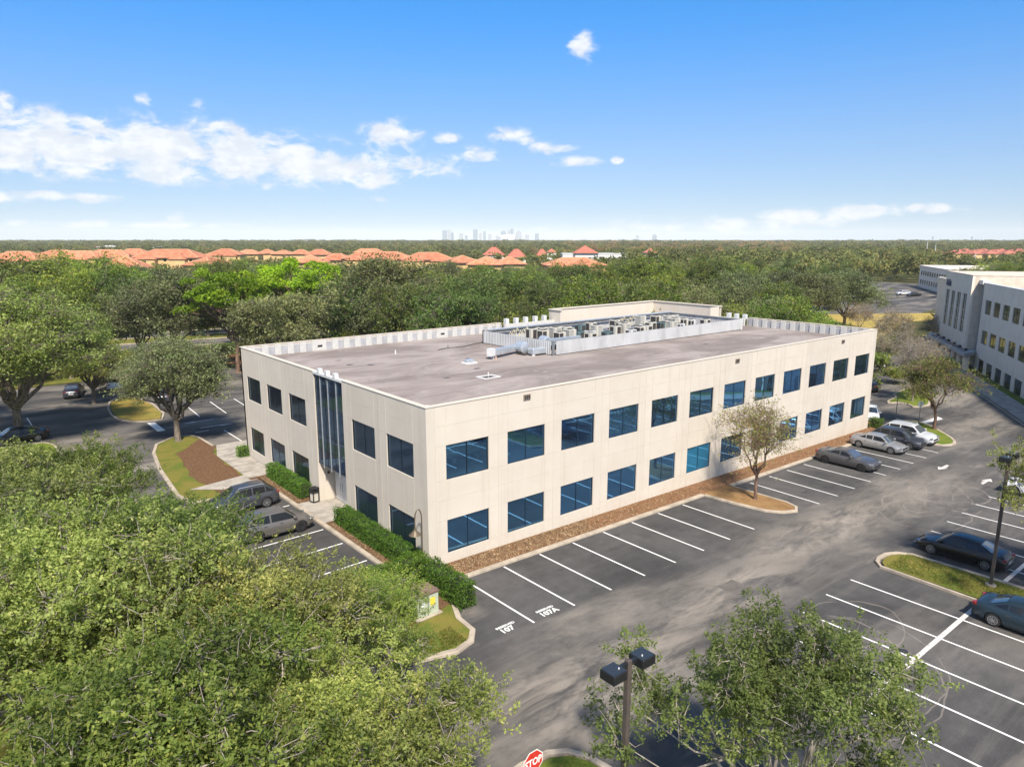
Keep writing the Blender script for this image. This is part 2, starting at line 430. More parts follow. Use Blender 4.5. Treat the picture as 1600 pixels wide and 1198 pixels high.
REDLENS = plain('red_lens', (.22, .010, .012), .3, 0, coat=.3); HEADLENS = plain('head_lens', (.20, .21, .215), .2, .2, coat=.5); CHROME = plain('chrome', (.6, .6, .62), .15, 1)
PLATE = plain('number_plate', (.6, .6, .6), .5); REDSIGN = plain('red_sign', (.56, .03, .025), .4); SIGNWHITE = plain('sign_white', (.8, .8, .8), .5)
WOODPOLE = plain('weathered_steel_pole', (.075, .06, .052), .7, 0, .25, 4)
def m_bark(c1, c2):
    def f(t, b):
        p = t.obj(); n = t.noise(p, 6, 5, .7, stretch=(1, 1, .25)); P(t, b, col=t.mix(n.ramp(.35, .65), c1, c2), rough=.9, spec=.15)
    return f
BARK = mat('oak_bark', m_bark((.10, .082, .066), (.24, .205, .17))); PALEBARK = mat('pale_twig_bark', m_bark((.20, .175, .145), (.38, .345, .30)))
REDBARK = mat('brown_bark', m_bark((.12, .075, .055), (.26, .175, .13)))
def leafmat(name, c1, c2, c3, trans=.35, patch=.25):
    def f(t, b):
        tn = t.attr('tint'); r = t.rand(); p = t.pos()
        big = t.noise(p, patch, 2, .5)
        c = t.mix(tn.ramp(0, .75), c1, c2); c = t.mix(tn.ramp(.72, 1.0), c, c3)
        c = t.scale_col(c, big.ramp(.3, .7, .78, 1.22)); c = t.scale_col(c, r.ramp(0, 1, .78, 1.32)); c = t.mix(1.0, c, t.mix((r*7.31).frac(), (.86, 1.0, 1.0), (1.07, 1.02, .92)), 'MULTIPLY')
        P(t, b, col=c, rough=.55, spec=.3)
        tr = t.new('ShaderNodeBsdfTranslucent'); t.links.new(t.mix(1.0, c, (1.25, 1.2, .55), 'MULTIPLY'), tr.inputs[0])
        mx = t.new('ShaderNodeMixShader'); mx.inputs[0].default_value = trans
        t.links.new(b.outputs[0], mx.inputs[1]); t.links.new(tr.outputs[0], mx.inputs[2])
        t.links.new(mx.outputs[0], t.nodes['Material Output'].inputs[0])
    return mat(name, f)
L_OAK = leafmat('oak_leaves', (.150, .190, .055), (.275, .318, .090), (.42, .42, .16), .5)
L_OAK2 = leafmat('greener_oak_leaves', (.120, .172, .040), (.240, .300, .064), (.42, .43, .11), .5)
L_OAK3 = leafmat('olive_green_oak_leaves', (.155, .185, .062), (.285, .315, .10), (.45, .45, .17), .5)
L_OLIVE = leafmat('olive_oak_leaves', (0.104, 0.127, 0.057), (0.195, 0.218, 0.094), (0.295, 0.295, 0.142))
L_GREEN = leafmat('green_leaves', (0.092, 0.143, 0.025), (0.185, 0.248, 0.038), (0.348, 0.337, 0.061))
L_DARK = leafmat('dark_leaves', (0.059, 0.099, 0.025), (0.127, 0.169, 0.038), (0.231, 0.238, 0.071))
L_YELLOW = leafmat('yellowing_leaves', (.125, .150, .032), (.225, .255, .052), (.38, .35, .085), .38)
L_BRIGHT = leafmat('bright_pine_needles', (.150, .255, .018), (.26, .40, .022), (.38, .45, .03), .4)
L_BROWN = leafmat('brown_dry_leaves', (.22, .16, .085), (.31, .235, .12), (.36, .26, .10), .3)
L_HEDGE = leafmat('hedge_leaves', (.075, .150, .018), (.135, .245, .026), (.25, .36, .045), .4, 2.0)
L_PALM = leafmat('palm_leaves', (0.138, 0.168, 0.037), (0.274, 0.277, 0.075), (0.450, 0.403, 0.134), .3)
L_FAR = leafmat('far_wood_leaves', (0.107, 0.126, 0.038), (0.176, 0.177, 0.051), (0.278, 0.202, 0.075), .3, .02)
L_FARBROWN = leafmat('far_cypress_leaves', (0.216, 0.143, 0.063), (0.295, 0.185, 0.082), (0.334, 0.202, 0.075), .3, .02)

# ------------------------------------------------------------------ ground, lot, roads
def disc(R, n=64): return [(R*math.cos(2*math.pi*k/n), R*math.sin(2*math.pi*k/n)) for k in range(n)]
sheet('ground', disc(15000), -.03, TERR)
sheet('parking_lot', [(-30, -70), (64, -70), (100, -30), (160, 20), (152, 30), (110, 19), (98, 21), (92, 60), (30, 62), (30, 75), (-45, 75), (-45, 22), (-14.5, 22), (-14.5, -5.2), (-30, -5.2)], 0, ASPH)
sheet('far_parking_lot', [(165, 44), (176, 39), (190, 47), (262, 55), (330, 90), (330, 150), (250, 130), (195, 85), (150, 62), (130, 75), (120, 60)], -.004, ASPH)
# back road with its median, behind the building
def strip(u0, v0, u1, v1, w0):
    a = Vector(ground(u0, v0)); b = Vector(ground(u1, v1)); d = (b-a).normalized(); n = Vector((-d.y, d.x))*w0/2
    a -= d*60; b += d*120
    return [tuple(a-n), tuple(b-n), tuple(b+n), tuple(a+n)]
RB = [(-140, 103), (200, 103), (200, 110.5), (-140, 110.5)]
sheet('back_road', RB, .006, ASPH); sheet('back_road', [(-140, 119), (200, 119), (200, 126.5), (-140, 126.5)], .006, ASPH)
sheet('median_grass', [(-140, 110.7), (200, 110.7), (200, 118.8), (-140, 118.8)], .012, GRASS)
sheet('verge_grass', [(-140, 76), (200, 76), (200, 102.6), (-140, 102.6)], .012, GRASS)
sheet('verge_mulch', [(12, 77), (60, 77), (60, 92), (12, 92)], .02, MULCH)
for yy in (102.8, 110.6, 118.9, 126.6): kerb('back_road_kerb', [(-140, yy), (200, yy)], KERB, closed=False, w=.3)
sheet('dry_field', [(112, 30), (128, 31), (163, 40), (178, 36), (190, 45), (165, 62), (140, 72), (118, 58)], .012, FIELD)
sheet('dry_field', [(168, 34), (192, 22), (200, 44), (188, 44)], .012, FIELD)

# front bed: kerb, mulch bank
def bank(x, y): return .20*max(0, min(1, (y+1.4)/1.3))
sheet('mulch_bed', [(.25, -1.56), (23.3, -1.56), (26.9, -1.56), (55.4, -1.56), (56.5, -.4), (56.5, 15.5), (54.2, 15.5), (54.2, -.02), (.25, -.02)], .10, MULCH, step=.8, relief=bank)
kerb('front_kerb', [(23.2, -1.74), (.55, -1.74), (-.55, -3.2), (-1.45, -5.1), (-1.55, -6.4), (-2.2, -7.15), (-3.3, -7.45), (-5.8, -6.7), (-9.5, -5.6), (-14.4, -5.3)][::-1], KERB, closed=False, w=.28)
sheet('corner_bed', [(.45, -1.6), (-.65, -3.25), (-1.7, -5.1), (-1.8, -6.3), (-2.4, -6.95), (-3.3, -7.2), (-5.8, -6.45), (-9.5, -5.35), (-9.0, .2), (-7.4, .6), (-1.6, .6), (0, .4), (.3, -.02)], .11, GRASS, step=1)
sheet('corner_mulch', [(.2, -.8), (-.9, -3.6), (-4.6, -4.6), (-5.2, .4), (-.1, .4)], .125, DARKMULCH)
kerb('front_kerb', [(26.75, -1.74), (54.0, -1.74)], KERB, closed=False, w=.28)
ISL = [(23.15, -1.75), (23.45, -4.2), (23.85, -6.3), (24.6, -7.3), (25.7, -7.75), (26.5, -7.3), (26.85, -6.3), (26.8, -4), (26.8, -1.75)]
kerb('island_kerb', ISL, KERB, closed=False, w=.22)
sheet('island_mulch', [(23.35, -1.5), (23.65, -4.2), (24.05, -6.2), (24.7, -7.1), (25.7, -7.5), (26.3, -7.15), (26.6, -6.3), (26.55, -4), (26.55, -1.5)], .115, mat('island_mulch_mix', m_grass((.22, .125, .06), (.27, .165, .075), (.17, .14, .04), .9)), step=1)
END = chaikin([(52.9, -1.75), (53.0, -7.0), (54.6, -7.9), (56.6, -7.3), (59.0, -5.4), (61.6, -2.8), (61.9, -1.0), (60.5, -.4), (57.4, -.6), (56.4, -1.0)], 1)
kerb('island_kerb', END, KERB, w=.25)
def inset(poly, d):
    c = (sum(p[0] for p in poly)/len(poly), sum(p[1] for p in poly)/len(poly)); q = []
    for p in poly:
        v = Vector((c[0]-p[0], c[1]-p[1])); v *= d/max(v.length, .01); q.append((p[0]+v.x, p[1]+v.y))
    return q
sheet('island_lawn', inset(END, .18), .12, GREENLAWN, step=1)
TRI = chaikin([(68.4, 1.0), (72.4, .5), (79.8, 4.6), (80.5, 6.6), (74.0, 6.2), (73.3, 5.2), (69.6, 4.9), (68.6, 4.2), (70.4, 3.2)], 1)
kerb('island_kerb', TRI, KERB, w=.25); sheet('island_lawn', inset(TRI, .18), .12, GREENLAWN)
ISB = chaikin([(21.0, -15.6), (21.9, -14.9), (23.6, -14.95), (24.5, -16.2), (24.3, -34), (21.3, -34)], 1)
kerb('island_kerb', ISB, KERB, w=.2); sheet('island_lawn', inset(ISB, .17), .12, GRASS, step=1)
STP = chaikin([(-10.5, -15.6), (-8, -14.9), (-4.8, -14.7), (-3.7, -15.4), (-3.4, -17.2), (-2.2, -24), (-2.2, -60), (-12, -60), (-12, -17)], 1)
kerb('island_kerb', STP, KERB, w=.22); sheet('island_lawn', inset(STP, .18), .12, GREENLAWN, step=3)
# left side: kerb, beds, walk, islands
kerb('side_kerb', [(-1.72, .6), (-1.72, 18.4), (-4.0, 19.2), (-7.2, 19.6), (-7.6, 22), (-7.05, 29.3), (-6.3, 34.5), (-5.4, 37.3), (-3.6, 38.9), (-2.0, 38.6), (-1.5, 37.4), (-1.35, 33.4)][::-1], KERB, closed=False, w=.26)
sheet('side_bed', [(-1.5, .5), (-.02, .5), (-.02, 10.3), (-1.5, 10.3)], .11, DARKMULCH)
sheet('side_bed', [(-1.5, 14.7), (-.02, 14.7), (-.02, 22.4), (-1.5, 22.4)], .11, DARKMULCH)
sheet('entrance_walk', [(-1.5, 10.3), (1.3, 10.3), (1.3, 14.7), (-1.5, 14.7)], .12, WALK)
sheet('side_walk', [(-2.2, 22.4), (-.05, 22.4), (-.05, 31.6), (1.6, 31.6), (1.6, 33.4), (-1.2, 33.4), (-2.2, 30)], .125, WALK)
sheet('side_walk', [(-4.5, 21.0), (-2.2, 21.8), (-2.2, 23.4), (-6.5, 22.6)], .127, WALK)
sheet('side_mulch', rough([(-1.5, 18.5), (-1.5, 22.4), (-2.2, 22.4), (-2.2, 30), (-1.25, 33.4), (-1.3, 37), (-2.2, 36), (-4.8, 33), (-5.6, 26), (-5.2, 20)]), .115, DARKMULCH)
sheet('side_lawn', [(-1.7, 18.6), (-1.45, 33.6), (-1.7, 37.3), (-2.1, 38.3), (-3.6, 38.6), (-5.15, 37.1), (-6.1, 34.4), (-6.8, 29.3), (-7.3, 22), (-7, 19.8), (-4, 19.4)], .10, GRASS)
for k, yy in enumerate((24.2, 26, 27.8, 29.6, 31.4)):
    tag(MB().box(-2.19, -.06, yy, yy+.03, 0, .131).build('walk_joint', SEAL), kind='structure')
LFT = chaikin([(-30, 37.6), (-13.7, 37.9), (-12.3, 39.8), (-12.5, 44.2), (-14.5, 44.9), (-30, 44.9)], 1)
kerb('island_kerb', LFT, KERB, w=.2); sheet('island_lawn', inset(LFT, .18), .12, GREENLAWN)
LF2 = chaikin([(-1.8, 47.0), (-4.7, 47.2), (-6.2, 50.5), (-5.5, 58), (-3.5, 62), (-1.5, 58)], 1)
kerb('island_kerb', LF2, KERB, w=.2); sheet('island_lawn', inset(LF2, .18), .12, mat('gold_grass', m_grass((.28, .2, .05), (.2, .18, .04), (.16, .15, .05), .8)))
sheet('tree_lawn', [(-60, 0), (-14.5, -5.2), (-14.5, 22), (-45, 22), (-60, 30)], .02, GRASS)
sheet('tree_lawn', [(-60, -60), (-31, -60), (-31, -5.2), (-14.6, -5.2), (-60, 0)], .015, GRASS)
kerb('lot_kerb', [(-14.4, -5.3), (-14.4, 21.8), (-45, 21.8)], KERB, closed=False)
BED = chaikin([(-13.2, -6.6), (-8.2, -7.4), (-6.4, -8.9), (-8.0, -10.2), (-24, -10.8), (-24, -6.2)], 1)
# right-hand road verge in front of the other offices
A315 = math.radians(31.5); TT = Vector((math.cos(A315), math.sin(A315), 0)); TN = Vector((-TT.y, TT.x, 0)); P0 = Vector((87.79, -3.13, -1.12))
def rb(s, off): q = P0+TT*s+TN*off; return (q.x, q.y)
sheet('office_walk', [rb(-40, 1.2), rb(-40, 4.0), rb(-3, 4.0), rb(52, 4.3), rb(52, 2.2), rb(10, 1.2)], .10, WALK)
kerb('office_kerb', [rb(52, 4.4), rb(-3, 4.2), rb(-40, 4.2)][::-1], KERB, closed=False, w=.2)
sheet('office_bed', [rb(10, 0), rb(10, 1.2), rb(40, 2.1), rb(52, 2.1), rb(52, 0)], .08, GRASS)
sheet('office_bed', [rb(-40, 0), rb(-40, 1.2), rb(10, 1.2), rb(10, 0)], .08, GREENLAWN)

# painted markings
def line(x0, y0, x1, y1, w=.11, m=None, name='bay_line', lift=.005):
    a = Vector((x0, y0)); b = Vector((x1, y1)); d = (b-a).normalized(); n = Vector((-d.y, d.x))*w/2
    return sheet(name, [tuple(a-n), tuple(b-n), tuple(b+n), tuple(a+n)], lift, m or PAINT)
for k in range(8): line(1.1+2.76*k, -1.85, 1.14+2.76*k, -7.6)
for k in range(9): line(28.75+2.75*k, -2.1, 28.6+2.75*k, -7.85)
XR = [7.1, 9.85, 12.6, 15.4, 18.2]
for x in XR: line(x, -15.05, x+.05, -26.2)
for k in range(11): line(26.9+2.72*k, -15.0, 26.95+2.72*k, -26.2)
line(6.9, -20.62, 20.75, -20.58, .22, OLDPAINT, 'centre_line', .009); line(24.7, -20.55, 54, -20.55, .22, OLDPAINT, 'centre_line', .009)
for y in (3.75, 6.85, 9.6, 12.35, 15.1, 17.8): line(-1.9, y, -7.1, y-.12)
for k in range(6): line(1.2+2.75*k, 38.8, 1.2+2.75*k, 33.3)
for k in range(6): line(1.4+2.75*k, 53, 1.0+2.75*k, 46)
for k in range(4): line(-13.2-2.7*k, 57, -13.2-2.7*k, 45.5)
sheet('stop_bar', [(-4.0, 46.5), (-3.3, 46.4), (-3.3, 42.2), (-4.0, 42.3)], .005, PAINT)
sheet('stop_bar', [(61.3, -2.4), (61.9, -1.9), (66.2, -2.2), (65.6, -2.9)], .005, PAINT)
for (x, y, y2) in ((69.2, 6.4, 12), (71.9, 7.6, 12.5), (74.6, 8.3, 13), (77.3, 9, 14), (80, 10, 15)): line(x, y, x-.8, y2, .14)
def arrow(x, y, ang, L=1.9, w=.5):
    pts = [(-L/2, -.09), (L*.1, -.09), (L*.1, -w/2), (L/2, 0), (L*.1, w/2), (L*.1, .09), (-L/2, .09)]
    c, s = math.cos(ang), math.sin(ang)
    sheet('road_arrow', [(x+p[0]*c-p[1]*s, y+p[0]*s+p[1]*c) for p in pts], .006, OLDPAINT)
arrow(46.0, -9.9, math.pi, 2.1, .7); arrow(44.6, -13.6, 0, 2.1, .7); arrow(.2, 43.9, math.pi, 3.2); arrow(1.2, 41.0, 0, 3.2)
def ground_text(s, x, y, size, bold, sx=1, rz=0):
    me = text_mesh('bay_lettering', s, size, PAINT, bold=bold)
    for v in me.vertices:
        X_, Y_ = v.co.x*sx, v.co.y; v.co = (X_, Y_, 0)
        wx = x+X_*math.cos(rz)-Y_*math.sin(rz); wy = y+X_*math.sin(rz)+Y_*math.cos(rz)
        v.co = (wx, wy, gz(wx)+.0062)
    tag(link('bay_lettering', me), kind='structure')
ground_text('RESERVED', -.15, -6.93, .22, .008, 1.15); ground_text('107', -.30, -7.28, .50, .018, 1.05)
ground_text('RESERVED', 2.42, -6.93, .22, .008, 1.15); ground_text('107A', 2.40, -7.30, .50, .018, 1.05)
ground_text('RESERVED', -.6, 39.6, .24, .01, 1.2); ground_text('VISITOR', 3.0, 39.6, .24, .01, 1.2) if False else None
patch = sheet('asphalt_patch', [(11.5, -12.2), (12.9, -12.2), (12.9, -10.9), (11.5, -10.9)], .003, mat('patch_asphalt', m_conc((.125, .115, .105))))
tag(MB().prism([(12.9+.2*math.cos(k*math.pi/6), -20.0+.2*math.sin(k*math.pi/6)) for k in range(12)], -.26, -.236).build('manhole_cover', SEAL), 'round dark iron manhole cover set in the parking bay asphalt', 'manhole cover')

# ------------------------------------------------------------------ main building
H = 9.5; L = 53.64; W = 28.73; HR = 8.6; BAY = 4.384; XO = 1.264; WW = 2.978; ZL0, ZL1, ZU0, ZU1 = .857, 2.854, 5.217, 7.225; ZB = -1.5
TH = .26
bld = empty('office_building', (0, 0, 0), 0, 'cream two-storey office building with blue windows and a flat roof', 'building')
def panel_mesh(width, wins, top=H, name='wall_panel', zb=ZB, zs=(ZL0-.02, 3.95, 4.15, 8.35)):
    """tilt-up panel in local x (0..width), facing -y; wins = (x0,x1,z0,z1) openings; grooves are real gaps over a backing"""
    mb = MB(); xs = sorted({0, width, *[w[0] for w in wins], *[w[1] for w in wins]}); zz = {zb, top, 4.05, 8.35}
    for w in wins: zz |= {w[2], w[3]}
    zz = sorted(zz); g = .013; e = .018
    def hole(xc, zc): return any(w[0] < xc < w[1] and w[2] < zc < w[3] for w in wins)
    for i in range(len(xs)-1):
        for j in range(len(zz)-1):
            xc = (xs[i]+xs[i+1])/2; zc = (zz[j]+zz[j+1])/2
            if hole(xc, zc): continue
            x0, x1, z0, z1 = xs[i], xs[i+1], zz[j], zz[j+1]
            mb.box(x0, x1, e, TH, z0, z1)
            gx0 = 0 if (i > 0 and hole((xs[i-1]+xs[i])/2, zc)) else g
            gx1 = 0 if (i < len(xs)-2 and hole((xs[i+1]+xs[i+2])/2, zc)) else g
            if z0 in (4.05, 8.35) or (j > 0 and not hole(xc, (zz[j-1]+zz[j])/2) and z0 in (ZU0, ZU1, ZL0, ZL1)): gz0 = g*.6
            else: gz0 = 0
            mb.quad((x0+gx0, 0, z0+gz0), (x1-gx1, 0, z0+gz0), (x1-gx1, 0, z1), (x0+gx0, 0, z1))
            mb.quad((x0+gx0, 0, z0+gz0), (x0+gx0, 0, z1), (x0+gx0, e, z1), (x0+gx0, e, z0+gz0)); mb.quad((x1-gx1, 0, z0+gz0), (x1-gx1, e, z0+gz0), (x1-gx1, e, z1), (x1-gx1, 0, z1))
            mb.quad((x0+gx0, 0, z1), (x1-gx1, 0, z1), (x1-gx1, e, z1), (x0+gx0, e, z1)); mb.quad((x0+gx0, 0, z0+gz0), (x0+gx0, e, z0+gz0), (x1-gx1, e, z0+gz0), (x1-gx1, 0, z0+gz0))
    return mb.mesh(name, STUCCO)
pw = (BAY-WW)/2; wrng = random.Random(12)
PM = panel_mesh(BAY, [(pw, pw+WW, ZL0, ZL1), (pw, pw+WW, ZU0, ZU1)])
def window_mesh(w, h, gl):
    mb = MB(); mb.box(0, w, .115, .14, 0, h); return mb.mesh('window', gl)
def mull_mesh(w, h):
    mb = MB(); f = .035
    mb.box(w/2-.022, w/2+.022, .085, .0985, f, h-f); mb.box(0, f, .07, .0985, 0, h); mb.box(w-f, w, .07, .0985, 0, h); mb.box(f, w-f, .07, .0985, 0, f); mb.box(f, w-f, .07, .0985, h-f, h)
    return mb.mesh('window_frame', mat('blue_black_frame', lambda t, b: P(t, b, col=(.015, .035, .06), rough=.4, metal=.3)))
WM = {id(g): window_mesh(WW, 2.0, g) for g in (GLASS, BLINDGLASS, CGLASS)}; FM = mull_mesh(WW, 2.0)
def put_bay(px, py, rz, k, glass_low=GLASS, glass_up=GLASS):
    m = Matrix.Translation((px, py, 0)) @ Matrix.Rotation(rz, 4, 'Z')
    p = link('wall_panel', PM, bld); p.matrix_local = m
    for (z, g) in ((ZL0, glass_low), (ZU0, glass_up)):
        wn = link('window', WM[id(g)], bld); tw = Matrix.Rotation(wrng.uniform(-.0045, .0045), 4, 'Z') @ Matrix.Rotation(wrng.uniform(-.005, .005), 4, 'X'); wn.matrix_local = m @ Matrix.Translation((pw, 0, z)) @ tw
        fr = link('window_frame', FM, wn); fr.matrix_local = tw.inverted()
for k in range(12): put_bay(XO-pw+BAY*k, 0, 0, k, BLINDGLASS if k == 5 else GLASS)
def cap(x0, x1, y0, y1, z1=H, name='corner_strip', z0=ZB): return MB().box(x0, x1, y0, y1, z0, z1).build(name, STUCCO, bld)
cap(0, XO-pw-.006, 0, XO-pw+.1); cap(XO-pw+12*BAY+.006, L, 0, .6)
# left facade (x=0, faces -x): local x runs towards -y, so rotate -90 deg
def left_bay(ytop): put_bay(0, ytop, -math.pi/2, 0, CGLASS, CGLASS)  # side windows take a dimmer glass: their darker reflections are put into its tint
S0 = 27.54+pw
for k in range(3): left_bay(S0-BAY*k)
for k in range(2): left_bay(8.73+pw-BAY*k)
YG0, YG1 = 9.9, 14.2
cap(0, TH, 0.68, 8.73+pw-2*BAY-.006); cap(0, TH, S0+.006, W, name='corner_strip')
cap(0, TH, 8.73+pw+.006, YG0, name='entrance_pier'); cap(0, TH, YG1, S0-3*BAY-.006, name='entrance_pier')
# right facade (x=L, faces +x)
YR0 = 14.9
for k in range(3):
    put_bay(L, .62+BAY*k+.35, math.pi/2, 0)
cap(L-TH, L, .6, .965); cap(L-TH, L, .97+3*BAY+.006, 14.6, name='entrance_pier'); cap(L-TH, L, 18.3, W, 10.5, 'entrance_pier')
# back facade (y=W)
for k in range(6): put_bay(1.2+BAY*(k+1), W, math.pi, 0)
cap(0, 1.19, W-TH, W); cap(27.51, 27.9, W-TH, W); cap(35.2, L, W-TH, W-.002, 10.5, 'raised_corner_wall')
# curtain wall, left entrance
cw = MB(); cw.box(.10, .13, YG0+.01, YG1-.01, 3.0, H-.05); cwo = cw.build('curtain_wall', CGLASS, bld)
fm = MB()
for y in (10.9, 12.15, 13.3): fm.box(-.22, .06, y-.055, y+.055, 2.75, 9.95)
fins = []
for y in (10.9, 12.15, 13.3): MB().box(.03, .095, y-.022, y+.022, 2.8, 9.515).build('mullion_fin', GALV, bld)
for y in (10.9, 12.15, 13.3): MB().box(-.26, .25, y-.24, y+.24, 9.0, 9.95).build('fin_cap', WHITE, bld) if False else MB().box(-.05, .22, y-.17, y+.17, 9.52, 9.82).build('fin_cap', WHITE, bld)
for z in (3.0, 4.1, 5.2, 7.25, 8.4): MB().box(.08, .099, YG0, YG1, z, z+.035).build('transom', DARKMETAL, bld)
for y in (9.93, 11.5, 12.7, 14.15): MB().box(.08, .097, y-.015, y+.015, 3.05, 9.45).build('mullion', DARKMETAL, bld)
MB().box(-.04, TH, YG0-.0, YG1, H-.14, H+.02).build('head_channel', WHITE, bld)
# recess
MB().box(.14, 2.2, YG0-.0, YG1+.3, 2.86, 3.0).build('soffit', STUCCO, bld)
MB().box(TH, 1.6, YG1+.02, YG1+.26, ZB, 2.86).build('recess_wall', STUCCO, bld); MB().box(TH, 1.6, YG0-.26, YG0-.02, ZB, 2.86).build('recess_wall', STUCCO, bld)
MB().box(1.25, 1.45, YG0, YG1, ZB, 2.86).build('recess_wall', STUCCO, bld)
for i, (a, b_) in enumerate(((11.85, 12.93), (12.97, 14.05))):
    d = MB().box(1.16, 1.23, a, b_, .14, 2.45).build('door', WHITE, bld, bevel=.008)
    yy = b_-.14 if i == 0 else a+.14
    MB().tube([(1.15, yy, .95), (1.08, yy, 1.0), (1.08, yy, 1.45), (1.15, yy, 1.5)], .014, 6).build('handle', GREYMETAL, d)
    for zz in (.35, 1.3, 2.25):
        yh = a+.03 if i == 0 else b_-.03
        MB().box(1.145, 1.158, yh-.02, yh+.02, zz, zz+.1).build('hinge', GREYMETAL, d)
MB().box(1.18, 1.245, 11.78, 14.12, 2.47, 2.58).build('door_frame', GREYMETAL, bld)
lampo = MB().tube([(.75, YG1+.02, 2.1), (.75, YG1-.1, 2.1)], [.09, .07], 8).build('wall_light', mat('dark_red_brown', lambda t, b: P(t, b, col=(.06, .02, .015), rough=.5)), bld)
# roof slab + membrane
MB().box(TH, L-TH, TH, W-TH, 8.3, HR).build('roof', ROOF, bld)
# parapet coping
for (a, b_, c, d) in ((-.03, L+.03, -.03, .30), (-.03, .30, .30, YG0), (-.03, .30, YG1, W-.30), (-.03, 28.0, W-.30, W+.03), (L-.30, L+.03, .30, 14.4)):
    MB().box(a, b_, c, d, H, H+.045).build('coping', mat('pale_coping', lambda t, b: P(t, b, col=(.56, .50, .42), rough=.8)), bld)
# parapet inner faces: pale strips between grey flashing
FLASH = plain('grey_flashing', (.36, .37, .39), .6, 0, .15, 2); STRIPW = plain('white_parapet_strip', (.52, .52, .50), .6)
MB().box(TH, 28.0, W-TH-.05, W-TH-.004, HR, H-.16).build('parapet_flashing', FLASH, bld)
sm_ = MB().box(0, .56, -.09, 0, HR, H-.02).mesh('parapet_strip', STRIPW)
sw_ = MB().box(0, 1.35, -.09, 0, HR, H-.02).mesh('parapet_strip', STRIPW)
x = .6; k = 0
while x < 27.2:
    if abs(x-6.1) < .6 or abs(x-19.4) < .6:
        o = link('parapet_strip', sw_, bld, (x, W-TH-.052, 0)); MB().box(x+.5, x+.95, W-TH-.15, W-TH-.145, HR+.3, HR+.48).build('scupper', BLACK, bld); x += 1.95
    else: link('parapet_strip', sm_, bld, (x, W-TH-.052, 0)); x += 1.13
MB().box(L-TH-.05, L-TH-.004, TH, 14.4, HR, H-.16).build('parapet_flashing', FLASH, bld)
sx_ = MB().box(-.09, 0, 0, .56, HR, H-.02).mesh('parapet_strip', STRIPW)
y = .7
while y < 14: link('parapet_strip', sx_, bld, (L-TH-.052, y, 0)); y += 1.13
MB().box(.262, .31, .3, W-.4, HR, H-.16).build('parapet_flashing', FLASH, bld); MB().box(TH, L-TH-.3, .262, .31, HR, H-.16).build('parapet_flashing', FLASH, bld)
# back entrance: recessed, with raised fin caps
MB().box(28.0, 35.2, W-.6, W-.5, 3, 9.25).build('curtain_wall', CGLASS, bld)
MB().box(28.0, 35.2, W-.9, W-.61, HR, 9.4).build('low_parapet', STRIPW, bld)
MB().box(28.0, 35.2, W-.9, W-.3, 2.7, 2.99).build('soffit', STUCCO, bld); MB().box(28, 35.2, W-2.4, W-2.2, ZB, 2.69).build('recess_wall', STUCCO, bld)
for x in (28.77, 30.14, 31.53, 32.95, 34.3): MB().box(x-.2, x+.2, W-.35, W+.1, 9.3, 9.92).build('fin_cap', WHITE, bld); MB().box(x-.05, x+.05, W-.48, W+.1, 2.8, 9.29).build('mullion_fin', WHITE, bld)
# right entrance
MB().box(L-.6, L-.5, 14.6, 18.3, 3, 9.3).build('curtain_wall', CGLASS, bld); MB().box(L-.9, L-.61, 14.6, 18.3, HR, 9.4).build('low_parapet', STRIPW, bld)
MB().box(L-2.4, L-2.2, 14.6, 18.3, ZB, 3).build('recess_wall', STUCCO, bld)
for y in (15.0, 16.1, 17.14): MB().box(L-.3, L+.12, y-.2, y+.2, 9.3, 9.85).build('fin_cap', WHITE, bld); MB().box(L-.48, L+.1, y-.05, y+.05, 2.8, 9.29).build('mullion_fin', WHITE, bld)
# raised tan corner wall (inner lining + coping + returns)
MB().box(35.4, L-TH, W-TH-.16, W-TH-.01, HR, 10.5).build('raised_corner_wall', STUCCO, bld)
MB().box(L-TH-.16, L-TH-.01, 18.45, W-TH-.165, HR, 10.5).build('raised_corner_wall', STUCCO, bld)
MB().box(35.2, 35.39, W-1.9, W-TH-.005, HR, 10.5).build('raised_corner_wall', STUCCO, bld)
MB().box(L-2.2, L-TH-.2, 18.3, 18.44, HR, 10.5).build('raised_corner_wall', STUCCO, bld)
CP = MATS['pale_coping'] if 'pale_coping' in MATS else WHITE
MB().box(35.1, L+.05, W-TH-.25, W+.05, 10.5, 10.6).build('coping', STUCCO, bld); MB().box(L-TH-.25, L+.05, 18.2, W-TH-.26, 10.5, 10.6).build('coping', STUCCO, bld)
MB().box(35.1, 35.5, W-2.0, W-TH-.26, 10.5, 10.6).build('coping', STUCCO, bld)
# wall vents high on the front
VB = plain('brown_louvre', (.20, .155, .12), .6)
for u, v in ((823, 620), (1152, 563.5), (1317, 533.5)):
    d = ray(u, v); tt = -CAM.y/d.y; px, pz = CAM.x+tt*d.x, CAM.z+tt*d.z
    vt = MB().box(px-.26, px+.26, -.06, -.002, pz-.16, pz+.16).build('wall_vent', VB, bld)
    s2 = MB()
    for q in range(3): s2.box(px-.2+.15*q, px-.1+.15*q, -.075, -.062, pz-.1, pz+.1)
    s2.build('vent_slot', SEAL, vt)
